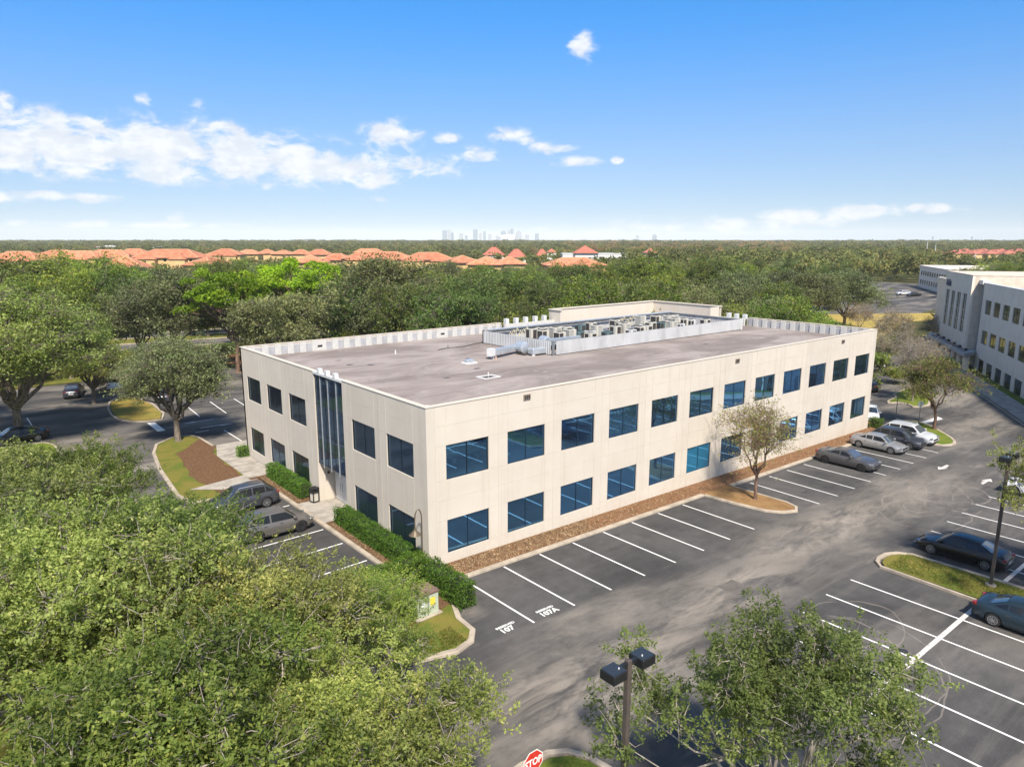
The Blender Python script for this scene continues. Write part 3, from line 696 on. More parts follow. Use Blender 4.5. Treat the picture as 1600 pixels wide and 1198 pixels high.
# ------------------------------------------------------------------ roof equipment
scr = empty('equipment_screen', (21, 12.7, HR), 0, 'white ribbed metal screen fence enclosing the condensers on the roof', 'screen fence')
def ribpanel(w=.92, h=1.22, n=4):
    mb = MB(); s = w/n
    for k in range(n):
        x0 = k*s; pts = [(x0, 0), (x0+s*.55, 0), (x0+s*.66, -.05), (x0+s*.9, -.05), (x0+s, 0)]
        for a, b_ in zip(pts, pts[1:]):
            mb.quad((a[0], a[1], .06), (b_[0], b_[1], .06), (b_[0], b_[1], h), (a[0], a[1], h)); mb.quad((b_[0], b_[1]+.012, .06), (a[0], a[1]+.012, .06), (a[0], a[1]+.012, h), (b_[0], b_[1]+.012, h))
    return mb.mesh('screen_panel', SCREEN)
RP = ribpanel()
def run(x0, y0, x1, y1):
    a = Vector((x0, y0, 0)); b = Vector((x1, y1, 0)); n = int(round((b-a).length/.92)); rz = math.atan2(y1-y0, x1-x0)
    for k in range(n):
        p = a.lerp(b, k/n); o = link('screen_panel', RP, scr, p, rz); o.scale = ((b-a).length/n/.92, 1, 1)
run(.4, 0, 28.3, 0); run(0.0, 9.9, 0, 0.3); run(28.3, .2, 28.3, 9.9); run(28.3, 9.9, 0.2, 9.9)
rail = MB()
for (a, b_, c, d) in ((.3, 28.4, .02, .10), (.3, 28.4, 9.78, 9.86), (.04, .12, 0.3, 9.8), (28.2, 28.28, .2, 9.8)): rail.box(a, b_, c, d, .05, .13); rail.box(a, b_, c, d, 1.1, 1.18)
rail.build('rail', GREYMETAL, scr)
MB().tube([(.3, 9.5, 1.28), (28, 9.5, 1.28)], .09, 8).build('top_pipe', GALV, scr)
MB().box(-.03, .16, 9.72, 9.93, 0, 1.26).build('corner_post', DARKMETAL, scr); MB().box(-.05, .14, -.06, .1, 0, 1.26).build('corner_post', GREYMETAL, scr); MB().box(28.25, 28.4, -.06, .1, 0, 1.26).build('corner_post', WHITE, scr)
def condenser(h, w, body, coil, lab):
    t = empty('condenser_unit', (0, 0, 0), 0, lab, 'air conditioner', 'condensing units inside the roof screen')
    MB().box(-w/2-.05, w/2+.05, -w/2-.05, w/2+.05, 0, .12).build('base', COIL, t)
    MB().box(-w/2+.03, w/2-.03, -w/2+.03, w/2-.03, .12, h-.1).build('coil', coil, t)
    m = MB()
    for sx in (-1, 1):
        for sy in (-1, 1): m.box(sx*(w/2)-.05*(sx > 0), sx*(w/2)+.05*(sx < 0), sy*(w/2)-.05*(sy > 0), sy*(w/2)+.05*(sy < 0), .12, h-.1)
    m.box(-w/2, w/2, -w/2, w/2, h-.1, h); m.box(-w/2-.003, -w/2+.26, -w/2-.003, -w/2+.3, .12, h-.1)
    m.build('cabinet', body, t, bevel=.01)
    g = MB()
    for r in (.12, .22, .32):
        pts = [(r*w*1.25*math.cos(a*math.pi/6), r*w*1.25*math.sin(a*math.pi/6), h+.03) for a in range(13)]; g.tube(pts, .012, 4)
    fg = g.build('fan_grille', DARKMETAL, t)
    return t
prot = [condenser(1.0, .85, BEIGE, COIL, 'x'), condenser(.8, .8, WHITE, COIL, 'x'), condenser(1.15, .9, BEIGE, mat('pale_coil', lambda t, b: P(t, b, col=(.36, .36, .33), rough=.6)), 'x'), condenser(.85, .85, mat('green_grey_cabinet', lambda t, b: P(t, b, col=(.10, .16, .165), rough=.5)), COIL, 'x')]
random.seed(11)
desc = ['beige air conditioning condenser with dark coil sides inside the roof screen', 'low white cabinet condenser with dark coils inside the roof screen', 'tall pale beige condenser standing above its neighbours inside the roof screen', 'teal grey condenser just behind the front panels of the roof screen']
grp = 'condensing units inside the roof screen'
used = [False]*4
def place_cond(k, x, y, label=None, rz=0):
    loc = (x, y, HR+.34)
    if not used[k]:
        used[k] = True; o = prot[k]; o.location = loc; o.rotation_euler = (0, 0, rz)
    else: o = copy_tree(prot[k], loc, rz)
    o['label'] = label or desc[k]
    return o
spots = [(3, 29.8, 14.6), (0, 27.2, 14.3), (2, 34.2, 16.4), (2, 31.0, 17.2)]
for k, x, y in spots: place_cond(k, x, y)
for i, x in enumerate(np.arange(25.2, 46, 1.32)):
    for j, y in enumerate((14.6, 16.4, 18.4, 20.2)):
        if (j == 0 and x < 31.2) or random.random() < .40: continue
        if abs(x-34.2) < 1 and j == 1 or abs(x-31) < 1 and j in (1, 2): continue
        place_cond(random.choice([0, 0, 1, 3, 0, 2]), float(x)+random.uniform(-.2, .2), y+random.uniform(-.2, .2), None, random.choice([0, math.pi/2]))
plat = tag(MB().box(23.6, 47.4, 13.6, 21.4, HR+.2, HR+.33).build('equipment_platform', GREYMETAL), 'grey steel platform carrying the rooftop condensers', 'platform')
for i, (x, y) in enumerate([(22.9+.42*k, 20.9) for k in range(6)]+[(38.5+.5*k, 21.3) for k in range(8)]):
    mb = MB(); h = 1.0+.15*(i % 3); mb.tube([(0, 0, 0), (0, 0, h), (0, -.14, h+.12), (0, -.28, h), (0, -.28, h-.15)], .035, 6)
    o = mb.build('gooseneck_pipe', mat('cream_pipe', lambda t, b: P(t, b, col=(.62, .55, .36), rough=.6)), None, (x, y, HR)); tag(o, 'cream gooseneck refrigerant pipe rising beside the rooftop condensers', 'pipe', 'gooseneck pipes at the roof screen')
rows_ = {}
for o in [o for o in COL.objects if o.name.startswith('condenser_unit')]: rows_.setdefault(min(range(4), key=lambda j: abs(o.location.y-(14.6, 16.4, 18.4, 20.2)[j])), []).append(o)
ORD = ['first', 'second', 'third', 'fourth', 'fifth', 'sixth', 'seventh', 'eighth', 'ninth', 'tenth', 'eleventh', 'twelfth', 'thirteenth', 'fourteenth', 'fifteenth', 'sixteenth', 'seventeenth', 'eighteenth']
for j, os_ in rows_.items():
    for q, o in enumerate(sorted(os_, key=lambda o: o.location.x)):
        o['label'] = {'b': 'beige rooftop condenser', 'l': 'low white rooftop condenser', 't': 'teal rooftop condenser' if o['label'].startswith('teal') else 'tall pale rooftop condenser'}[o['label'][0]] + f', {ORD[q]} from the left in the {["front", "second", "third", "back"][j]} row'
# ducts and fans
def duct(label, pts, w, h, z):
    mb = MB(); a, b_ = Vector((*pts[0], 0)), Vector((*pts[1], 0)); d = (b_-a); ang = math.atan2(d.y, d.x)
    m = Matrix.Translation((a.x, a.y, z)) @ Matrix.Rotation(ang, 4, 'Z')
    mb.box(0, d.length, -w/2, w/2, 0, h, m)
    n = int(d.length/1.2)
    for k in range(n+1): mb.box(k*d.length/n-.02, k*d.length/n+.02, -w/2-.02, w/2+.02, -.02, h+.02, m)
    return mb, m
def roofpt(u, v, z=HR):
    d = ray(u, v); t_ = (z-CAM.z)/d.z; return CAM.x+t_*d.x, CAM.y+t_*d.y
dt = empty('exhaust_duct', (0, 0, 0), 0, 'galvanised duct and blower running out beside the left end of the roof screen', 'duct')
a = roofpt(766, 553, HR+.45); b_ = roofpt(812, 541, HR+.55); mb, m = duct('', (a, b_), .42, .42, HR+.35); mb.build('duct_run', GALV, dt)
MB().box(-.08, .08, -.12, .12, -.35, .0, m @ Matrix.Translation((.35, 0, 0))).build('duct_stand', WHITE, dt)
MB().box(-.05, .5, -.25, .25, -.06, .55, m @ Matrix.Translation((-.1, 0, 0))).build('duct_hood', WHITE, dt)
c = roofpt(817, 546, HR+.4); cx, cy = c
dr = MB(); 
pts = [(cx-.35+.08*0, cy, HR+.55)]
dr.tube([(cx-.1, cy-.45, HR+.62), (cx-.1, cy-.40, HR+.62), (cx-.1, cy+.40, HR+.62), (cx-.1, cy+.45, HR+.62)], [.3, .5, .5, .3], 14).build('blower', GALV, dt)
MB().box(cx-.1, cx+1.5, cy-1.5, cy-.75, HR+.12, HR+.62).build('duct_elbow', GALV, dt, bevel=.05); MB().box(cx-.5, cx+.6, cy-.75, cy+.4, HR+.0, HR+.16).build('duct_stand', COIL, dt)
MB().box(cx-.1, cx+.15, cy-1.45, cy-1.3, HR, HR+.2).build('duct_stand', WHITE, dt)
dt2 = empty('inner_duct', (0, 0, 0), 0, 'long pale duct with a round cowl just inside the roof screen', 'duct')
mb, m = duct('', ((22.4, 15.0), (26.4, 15.0)), .5, .5, HR+.55); mb.build('duct_run', GALV, dt2)
MB().tube([(22.1, 15.4, HR+.95), (22.1, 15.35, HR+.95), (22.1, 14.65, HR+.95), (22.1, 14.6, HR+.95)], [.3, .46, .46, .3], 14).build('cowl', GALV, dt2)
def roof_vent(u, v, lab):
    x, y = roofpt(u, v); t = empty('roof_vent', (x, y, HR), 0, lab, 'roof vent')
    MB().box(-.55, .55, -.4, .4, 0, .12).build('curb', WHITE, t, bevel=.02); MB().box(-.32, .32, -.25, .25, .12, .34).build('cap', GALV, t, bevel=.03); return t
roof_vent(733, 568, 'white square roof vent with a raised grey cap on the bare roof')
x, y = roofpt(763, 589); t = empty('roof_drain', (x, y, HR), 0, 'square white roof drain frame with a stub pipe on the bare roof', 'roof drain')
fr = MB()
for (a, b_, c, d) in ((-.75, .75, -.55, -.43), (-.75, .75, .43, .55), (-.75, -.6, -.43, .43), (.6, .75, -.43, .43)): fr.box(a, b_, c, d, 0, .05)
fr.build('frame', WHITE, t); MB().tube([(0, 0, 0), (0, 0, .35)], .05, 8).build('stub_pipe', WHITE, t); MB().box(-.3, .3, -.2, .2, .0, .03).build('grate', COIL, t)
for i, (u, v) in enumerate(((775, 563), (618, 553), (540, 540), (700, 545))):
    x, y = roofpt(u, v); m_ = [mat('pinkish_pipe', lambda t, b: P(t, b, col=(.55, .36, .26), rough=.6)), WHITE, BLACK, GREYMETAL][i]
    o = MB().tube([(0, 0, 0), (0, 0, .34)], [.07, .055], 8).build('vent_pipe', m_, None, (x, y, HR)); tag(o, ['salmon coloured vent pipe beside the galvanised duct', 'short white vent pipe standing alone on the left of the roof', 'small black vent stub near the back parapet', 'grey vent pipe near the left end of the roof screen'][i], 'vent pipe')
cb = MB(); pts = []
for k in range(12):
    f = k/11; x = 15.2+6*f; y = 21.6+1.0*f+.25*math.sin(f*9); pts.append((x, y, HR+.03))
tag(cb.tube(pts, .035, 5).build('roof_cable', SEAL), 'black cable snaking over the roof to the screen corner', 'cable')
pt = MB()
rr = random.Random(4)
for u, v in ((530, 563), (580, 570), (546, 570), (745, 576), (700, 590), (730, 560), (1104, 537)):
    x, y = roofpt(u, v); q = [(x+rr.uniform(.1, .45)*math.cos(k), y+rr.uniform(.1, .25)*math.sin(k)) for k in np.arange(0, 6.2, 1.05)]; pt.prism(q, HR, HR+.006)
pt.build('roof_patch', SEAL, bld)

# ------------------------------------------------------------------ vegetation
def leaves(rng, C, size, spread, n_per, flat=.6, up=.35, aspect=.5, dirs=None, ln=.4):
    """C: (k,3) cluster centres -> rhombic leaves, each with its own plane"""
    k = len(C)*n_per; c = np.repeat(C, n_per, 0) + rng.normal(0, 1, (k, 3))*spread*np.array([1, 1, flat])
    if dirs is not None: c = c + np.repeat(dirs, n_per, 0)*(rng.random((k, 1))*ln)
    nrm = rng.normal(0, 1, (k, 3)); nrm[:, 2] = np.abs(nrm[:, 2])+up; nrm /= np.linalg.norm(nrm, axis=1)[:, None]
    a = np.cross(nrm, rng.normal(0, 1, (k, 3))); a /= np.linalg.norm(a, axis=1)[:, None]+1e-9; b = np.cross(nrm, a)
    s = (size*rng.uniform(.45, 1.5, k))[:, None]
    V = np.stack([c-a*s*.5, c+b*s*aspect*.5, c+a*s*.5, c-b*s*aspect*.5], 1).reshape(-1, 3)
    F = np.arange(4*k).reshape(-1, 4)
    return V, F
def tubes_np(P0, P1, R0, R1, n=4):
    d = P1-P0; d = d/(np.linalg.norm(d, axis=1)[:, None]+1e-9)
    ref = np.tile(np.array([.3, .5, .81]), (len(d), 1)); a = np.cross(d, ref); a /= np.linalg.norm(a, axis=1)[:, None]+1e-9; b = np.cross(d, a)
    ang = np.arange(n)*2*np.pi/n; ca, sa = np.cos(ang), np.sin(ang)
    ring = a[:, None, :]*ca[None, :, None]+b[:, None, :]*sa[None, :, None]
    V = np.concatenate([P0[:, None]+ring*R0[:, None, None], P1[:, None]+ring*R1[:, None, None]], 1).reshape(-1, 3)
    m = len(P0); base = (np.arange(m)*2*n)[:, None]; j = np.arange(n)
    F = np.stack([base+j, base+(j+1) % n, base+n+(j+1) % n, base+n+j], -1).reshape(-1, 4)
    return V, F
def curve_pts(rng, p, q, n, bend, r0, r1, segs):
    """append a wobbling tapering branch from p to q"""
    pts = [p]; L_ = np.linalg.norm(q-p)
    for k in range(1, n): pts.append(p+(q-p)*k/n+rng.normal(0, 1, 3)*L_*bend+np.array([0, 0, -.5*bend*L_*math.sin(math.pi*k/n)]))
    pts.append(q)
    for k in range(n): segs.append((pts[k], pts[k+1], r0+(r1-r0)*k/n, r0+(r1-r0)*(k+1)/n))
    return pts
def tree_meshes(name, seed, R, Ht, zb, clumps, tips, n_leaf, leaf, lm, bark, tr=.22, spread=.2, tipspread=.2, twig=True, squash=1.0, lobes=.25, upb=.1, flat=.6, inner=.45, twigr=.012, dead=0, domes=0, twk=1.0, shoots=.0, tuft=0):
    rng = np.random.default_rng(seed); zc = (zb+Ht)/2; rz = (Ht-zb)/2
    # clump centres on and in an uneven shell
    D = rng.normal(0, 1, (clumps*3, 3)); D /= np.linalg.norm(D, axis=1)[:, None]
    D = D[D[:, 2] > -.55][:clumps]
    ph = rng.uniform(0, 6.28, 6); lob = 1+lobes*(np.sin(3*np.arctan2(D[:, 1], D[:, 0])+ph[0])*.6+np.sin(5*D[:, 2]+ph[1])*.5+rng.normal(0, .35, len(D)))
    rad = rng.uniform(inner, .95, len(D))**.6*lob
    Cc = D*rad[:, None]*np.array([R, R, rz])*.86+np.array([0, 0, zc])
    # tips round every clump
    k = tips//len(Cc)
    T = np.repeat(Cc, k, 0)+rng.normal(0, 1, (len(Cc)*k, 3))*np.array([R*tipspread, R*tipspread, rz*tipspread*squash])
    sh = rng.random(len(T)) < shoots; T[sh, 2] += rng.uniform(.1, .8, sh.sum()); T[:, 2] = np.maximum(T[:, 2], zb*.75)
    own = np.repeat(np.arange(len(Cc)), k)
    # wood
    segs = []; z0 = zb*.72; top = np.array([rng.normal(0, .1), rng.normal(0, .1), z0])
    segs_list = []
    curve_pts(rng, np.array([0, 0, -.3]), top, 3, .015, tr*1.15, tr*.85, segs)
    segs.insert(0, (np.array([0, 0, -.3]), np.array([0, 0, .25]), tr*1.9, tr*1.1))
    nl = max(4, len(Cc)//5); az = np.arctan2(Cc[:, 1], Cc[:, 0]); order = np.argsort(az); grp_ = np.empty(len(Cc), int); grp_[order] = np.arange(len(Cc))*nl//len(Cc)
    for g in range(nl):
        idx = np.where(grp_ == g)[0]
        if len(idx) == 0: continue
        mean = Cc[idx].mean(0); mid = top+(mean-top)*.55+np.array([0, 0, -.1*rz])
        pl = curve_pts(rng, top, mid, 3, .06, tr*.55, tr*.32, segs)
        for i in idx:
            bp = curve_pts(rng, mid, Cc[i], 3, .07, tr*.26, tr*.07, segs)
    A = lambda i: np.array([s[i] for s in segs])
    V, F = tubes_np(A(0), A(1), A(2), A(3), 6)
    if twig:
        keep = rng.random(len(T)) < twk; T0 = T[keep]; o_ = Cc[own][keep]
        base = o_+(T0-o_)*rng.uniform(.05, .6, (len(T0), 1))+rng.normal(0, .08, T0.shape)
        m = (T0+base)/2+rng.normal(0, .09, T0.shape)
        for (a, b_, r0, r1) in ((base, m, twigr*1.5, twigr), (m, T0, twigr, twigr*.4)):
            v2, f2 = tubes_np(a, b_, np.full(len(T0), r0), np.full(len(T0), r1), 3); F = np.concatenate([F, f2+len(V)]); V = np.concatenate([V, v2])
    wood = nmesh(name+'_wood', V, F, bark)
    TL = T
    if domes:     # tufted, domed pads: leaves kept on the upper skin of each clump
        TL = np.repeat(Cc, k, 0); dd = rng.normal(0, 1, TL.shape); dd[:, 2] = np.abs(dd[:, 2])*.9-.15; dd /= np.linalg.norm(dd, axis=1)[:, None]; TL = TL+dd*R*domes*np.array([1, 1, .8])
    dirs = None
    if tuft:
        dirs = (TL-np.resize(Cc[own], TL.shape))/R+rng.normal(0, .35, TL.shape)+np.array([0, 0, .55]); dirs /= np.linalg.norm(dirs, axis=1)[:, None]
    V, F = leaves(rng, TL, leaf, spread, n_leaf, flat, upb, .5, dirs, tuft or .4)
    V[:, 2] = np.maximum(V[:, 2], .8)
    pc = rng.uniform(-.28, .28, len(Cc)); cl = np.repeat(rng.uniform(-.16, .16, len(TL))+np.resize(np.repeat(pc, k), len(TL)), n_leaf)
    tint = np.clip(rng.beta(2, 2.2, len(F))*.85+cl+.05, 0, 1)
    return wood, nmesh(name+'_leaves', V, F, lm, tint)
def mk_tree(name, meshes, x, y, rz, sc, label, cat='tree', group=None, z=None, sz=None, tilt=0):
    t = empty(name, (x, y, gz(x) if z is None else z), rz, label, cat, group)
    t.scale = (sc, sc, sz or sc)
    if tilt: t.rotation_euler = (tilt, 0, rz)
    if meshes[0]: link('trunk', meshes[0], t)
    link('crown', meshes[1], t); return t

# near live oaks that the camera looks down on
NEAR = [tree_meshes('oak', 21+i, 4.6, 9.2, 3.0, 90, 2900, 34, .115, [L_OAK, L_OAK2, L_OAK3][i], PALEBARK, .17, shoots=.12, tuft=.5, spread=.085, tipspread=.115, lobes=.32, twigr=.012, upb=.45, inner=.25, twk=.9) for i in range(3)]
OPEN = tree_meshes('open_oak', 41, 5.0, 9.0, 3.0, 64, 1750, 36, .112, L_OAK, PALEBARK, .16, shoots=.1, tuft=.5, spread=.085, tipspread=.085, lobes=.42, twigr=.012, upb=.45, inner=.15, twk=1.0)
nearT = [
 (-17.6, -6.2, 1.06, 0, 'large pale-twigged oak filling the left edge of the photo, below the middle'),
 (-14.3, -2.3, .95, 1, 'oak in the middle of the foreground wood, its crown reaching towards the dark sedan bays'),
 (-18.8, 5.6, 1.05, 2, 'oak whose top meets the drive at the left, behind the other foreground crowns'),
 (-14.5, 2.0, .76, 0, 'oak whose crown hides the tails of the two parked cars by the entrance'),
 (-12.9, -9.2, .90, 2, 'oak at the centre of the foreground crowns, above the bottom edge'),
 (-16.6, -14.2, .98, 1, 'oak crown nearest the camera at the bottom left corner'),
 (-12.7, -15.9, .80, 0, 'oak crown at the bottom edge just left of the stop sign'),
 (-8.4, -8.3, .64, 1, 'smaller oak standing over the utility cabinet at the building corner'),
 (-22.4, -1.2, 1.1, 0, 'oak cut off by the left edge of the photo, below the lawn island'),
 (-15.5, 9.8, .9, 1, 'oak crown just below the curved kerb of the left drive'),
]
for i, (x, y, s, k, lab) in enumerate(nearT):
    mk_tree('oak_tree', NEAR[k], x, y, i*2.1, s, lab, group='oaks growing in the foreground')
mk_tree('oak_tree', OPEN, -2.5, -22.3, 1.0, .88, 'bright oak beside the twin-headed lamp post at the bottom of the photo')
mk_tree('oak_tree', OPEN, 23.9, -24.6, 2.6, 1.0, 'oak at the right edge leaning over the tall dark light pole', sz=1.15)

MID = {}
def midset(key, n, **k):
    MID[key] = [tree_meshes(key+str(i), 100+17*i+len(key)*7, **k) for i in range(n)]
midset('oak', 3, R=6, Ht=11, zb=2.6, clumps=44, tips=1500, n_leaf=19, leaf=.27, lm=L_OLIVE, bark=BARK, tr=.3, spread=.30, tipspread=.15, twigr=.02)
midset('green', 3, R=5.6, Ht=12.5, zb=2.4, clumps=44, tips=1500, n_leaf=19, leaf=.27, lm=L_GREEN, bark=BARK, tr=.28, spread=.30, tipspread=.15, twigr=.02)
midset('dark', 2, R=5.6, Ht=12.5, zb=1.8, clumps=46, tips=1500, n_leaf=19, leaf=.27, lm=L_DARK, bark=BARK, tr=.28, spread=.30, tipspread=.15, twigr=.02)
midset('yellow', 2, R=4.6, Ht=10, zb=2.0, clumps=38, tips=1200, n_leaf=10, leaf=.30, lm=L_YELLOW, bark=BARK, tr=.2, spread=.30, tipspread=.16, twigr=.02)
midset('pine', 1, R=7.0, Ht=14.0, zb=7.0, clumps=70, tips=2800, n_leaf=8, leaf=.34, lm=L_BRIGHT, bark=REDBARK, tr=.3, spread=.16, tipspread=.1, twig=False, domes=.13, inner=.5)
midset('brown', 2, R=4.2, Ht=9, zb=2.2, clumps=34, tips=1500, n_leaf=3, leaf=.22, lm=L_BROWN, bark=PALEBARK, tr=.16, spread=.2, tipspread=.22, twigr=.018)
NEARMID = [tree_meshes('side_oak'+str(i), 300+i, 6.2, 12, 3.6, 70, 4200, 14, .20, L_OAK if i else L_OLIVE, BARK, .36, spread=.24, tipspread=.15, twigr=.018, upb=.5) for i in range(2)]
mk_tree('oak_tree', NEARMID[0], -3.4, 37.2, .4, .80, 'spreading grey-green oak on the mulched island beside the left end of the building')
mk_tree('oak_tree', NEARMID[1], -14.7, 46.5, 2.2, 1.16, 'broad oak with a thick trunk in front of the black sedan at the left')
mk_tree('oak_tree', NEARMID[0], -24.5, 41, 3.0, 1.0, 'olive oak filling the left edge beyond the lawn island')
mk_tree('oak_tree', NEARMID[1], -23, 56, 4.4, 1.0, 'green oak behind the black sedan at the left edge')
mk_tree('oak_tree', NEARMID[1], -6.5, 60, 1.4, .62, 'small oak over the gold grass island at the back of the left lot')
# crape myrtle style street tree in front of the wall, thin crown
thin = tree_meshes('thin_tree', 77, 3.5, 7.6, 2.6, 30, 1100, 6, .12, leafmat('thin_tree_leaves', (.14, .17, .045), (.24, .25, .07), (.36, .27, .08)), REDBARK, .13, spread=.17, tipspread=.2, twigr=.011, inner=.3)
mk_tree('street_tree', thin, 25.4, -4.6, .9, 1.0, 'thin-leaved slender tree on the mulch island in front of the long wall')
myr = tree_meshes('myrtle', 78, 3.6, 6.8, 2.6, 36, 1500, 7, .16, L_YELLOW, REDBARK, .14, spread=.2, tipspread=.18, twigr=.013, inner=.3)
mk_tree('street_tree', myr, 59.64, -4.22, .3, 1.12, 'yellow-green vase-shaped tree on the end island by the white SUV')
bare = tree_meshes('bare', 79, 3.4, 8.0, 2.2, 40, 2600, 1, .14, L_BROWN, PALEBARK, .13, spread=.2, tipspread=.2, twigr=.011, inner=.3)
mk_tree('bare_tree', bare, 71.8, 2.8, .3, 1.0, 'nearly leafless grey tree on the triangular lawn island')
for i, (u, D, s, lab) in enumerate(((1400, 124, .85, 'brown half-bare tree just behind the far corner of the building'), (1372, 112, .6, 'brown dry-leaved tree showing over the far end of the roof'), (1462, 135, .6, 'bare brownish tree in front of the dry field'), (1345, 150, .7, 'dry tree with orange tints left of the field'), (1428, 108, .62, 'small bare tree right of the roof corner, above the motorcycles'))):
    x, y = polar(u, D); mk_tree('bare_tree', MID['brown'][i % 2], x, y, i*1.3, s, lab)
# shrubs in office bed and other
def key_tree(kind, u, D, h, lab, rz=0, wide=1.0):
    x, y = polar(u, D); ms = MID[kind][int(u) % len(MID[kind])]; base = {'oak': 11, 'green': 12.5, 'dark': 12.5, 'yellow': 10, 'pine': 14, 'brown': 9}[kind]
    s = h/base; t = mk_tree('tree' if kind != 'pine' else 'pine_tree', ms, x, y, rz or u*.37, s*wide, lab, sz=s); return t
def top_h(v, D): return 18.3+1.1 - (v-375)*D/FOC
KT = [
 ('pine', 365, 100, 'tall bright lime-green pine left of the back parapet'), ('pine', 470, 113, 'second bright green pine, behind the first one'),
 ('oak', 440, 94, 'grey-green oak in front of the bright pines'), ('oak', 520, 118, 'dull green oak right of the bright pines'),
 ('oak', 262, 104, 'dark olive oak left of the bright pines, beyond the road'), ('green', 120, 130, 'wide green oak before the orange roofs at the left'),
 ('green', 190, 140, 'green oak right of the wide one under the orange roofs'), ('yellow', 15, 120, 'yellow-green tree at the left edge under the first orange roof'),
 ('green', 70, 150, 'green tree behind the left edge, near the first orange roof'), ('dark', 545, 105, 'dark tree above the back parapet, right of the pines'),
 ('oak', 600, 108, 'tall grey-green oak rising highest above the back parapet'), ('green', 670, 118, 'green oak right of the tallest one'),
 ('dark', 740, 112, 'dark oak above the roof screen corner'), ('green', 800, 130, 'mid green oak behind the roof screen'), ('dark', 850, 115, 'dark round oak behind the raised cream wall'),
 ('green', 905, 120, 'green oak behind the left end of the raised cream wall'), ('green', 1010, 150, 'big rounded yellow-green oak above the raised cream wall'),
 ('oak', 960, 110, 'grey-green oak close behind the raised cream wall'), ('oak', 1075, 125, 'pale oak beyond the corner of the raised cream wall'), ('yellow', 1150, 118, 'yellow-tinged tree right of the raised cream wall'),
 ('dark', 1105, 165, 'dark bushy oak in the middle of the wood'), ('oak', 1215, 112, 'olive oak above the right parapet'), ('yellow', 1180, 105, 'yellow-leaved low tree just over the right parapet'),
 ('oak', 1260, 150, 'broad olive oak with visible trunks near the far lot'), ('oak', 1320, 160, 'dark olive oak left of the white pickup'), ('green', 1270, 100, 'green low tree over the far end of the roof'),
 ('dark', 1300, 200, 'dark oak left of the far parking lot'), ('oak', 1230, 170, 'oak beyond the low yellow trees'), ('oak', 1165, 140, 'olive oak in the middle of the right wood'),
]
vt = {365: 430, 470: 410, 440: 455, 520: 470, 262: 435, 120: 408, 190: 412, 15: 408, 70: 415, 545: 440, 600: 405, 670: 420, 740: 425, 800: 428, 850: 440, 905: 432, 1010: 402, 960: 462, 1075: 443, 1150: 470, 1105: 398, 1215: 462, 1180: 488, 1260: 425, 1320: 420, 1270: 478, 1300: 408, 1230: 420, 1165: 425}
for kind, u, D, lab in KT: key_tree(kind, u, D, max(5.5, top_h(vt[u], D)), lab)

def canopy_v(u):      # how high the wood reaches in the picture at this column (keeps the townhouses in view)
    pts = [(-100, 408), (60, 405), (150, 399), (230, 415), (330, 408), (400, 392), (470, 409), (560, 411), (650, 400), (760, 409), (850, 407), (940, 405), (1000, 402), (1100, 400), (1250, 396), (1400, 398), (1500, 404), (1700, 410)]
    for (a, va), (b_, vb) in zip(pts, pts[1:]):
        if a <= u <= b_: return va+(vb-va)*(u-a)/(b_-a)
    return 415
random.seed(3)
taken = [polar(u, D) for _, u, D, _ in KT]
GREY = {'oak': 'olive oak of the wood behind the building', 'green': 'mid green oak of the wood behind the building', 'dark': 'dark green tree of the wood behind the building', 'yellow': 'yellowish tree of the wood behind the building', 'brown': 'brown dry tree of the wood behind the building'}
def blocked(x, y, r=0):
    if 100 < y < 130 and -140 < x < 200 and not (110.5+r < y < 119-r): return True
    if -45 < x < 30 and 20 < y < 76: return True
    if -2 < x < 58 and -5 < y < 32: return True
    s = (Vector((x, y, 0))-P0); a = s.dot(TT); o = s.dot(TN)
    if -60 < a < 60 and -45 < o < 9: return True
    # far lot, drive, field
    if 60 < x < 200 and y < .62*(x-60)+12 and y > .33*(x-60)-25: return True
    if 140 < x < 330 and .25*(x-140)+30 < y < .42*(x-140)+62: return True
    return False
cnt = 0
cands = []
D = 78.0
while D < 420:
    step = 7.0+D*.022
    half = D*.78
    s = -half
    while s < half:
        p = CAM+FWH*(D+random.uniform(-.4, .4)*step)+RT*(s+random.uniform(-.4, .4)*step)
        cands.append((D, p.x, p.y)); s += step
    D += step
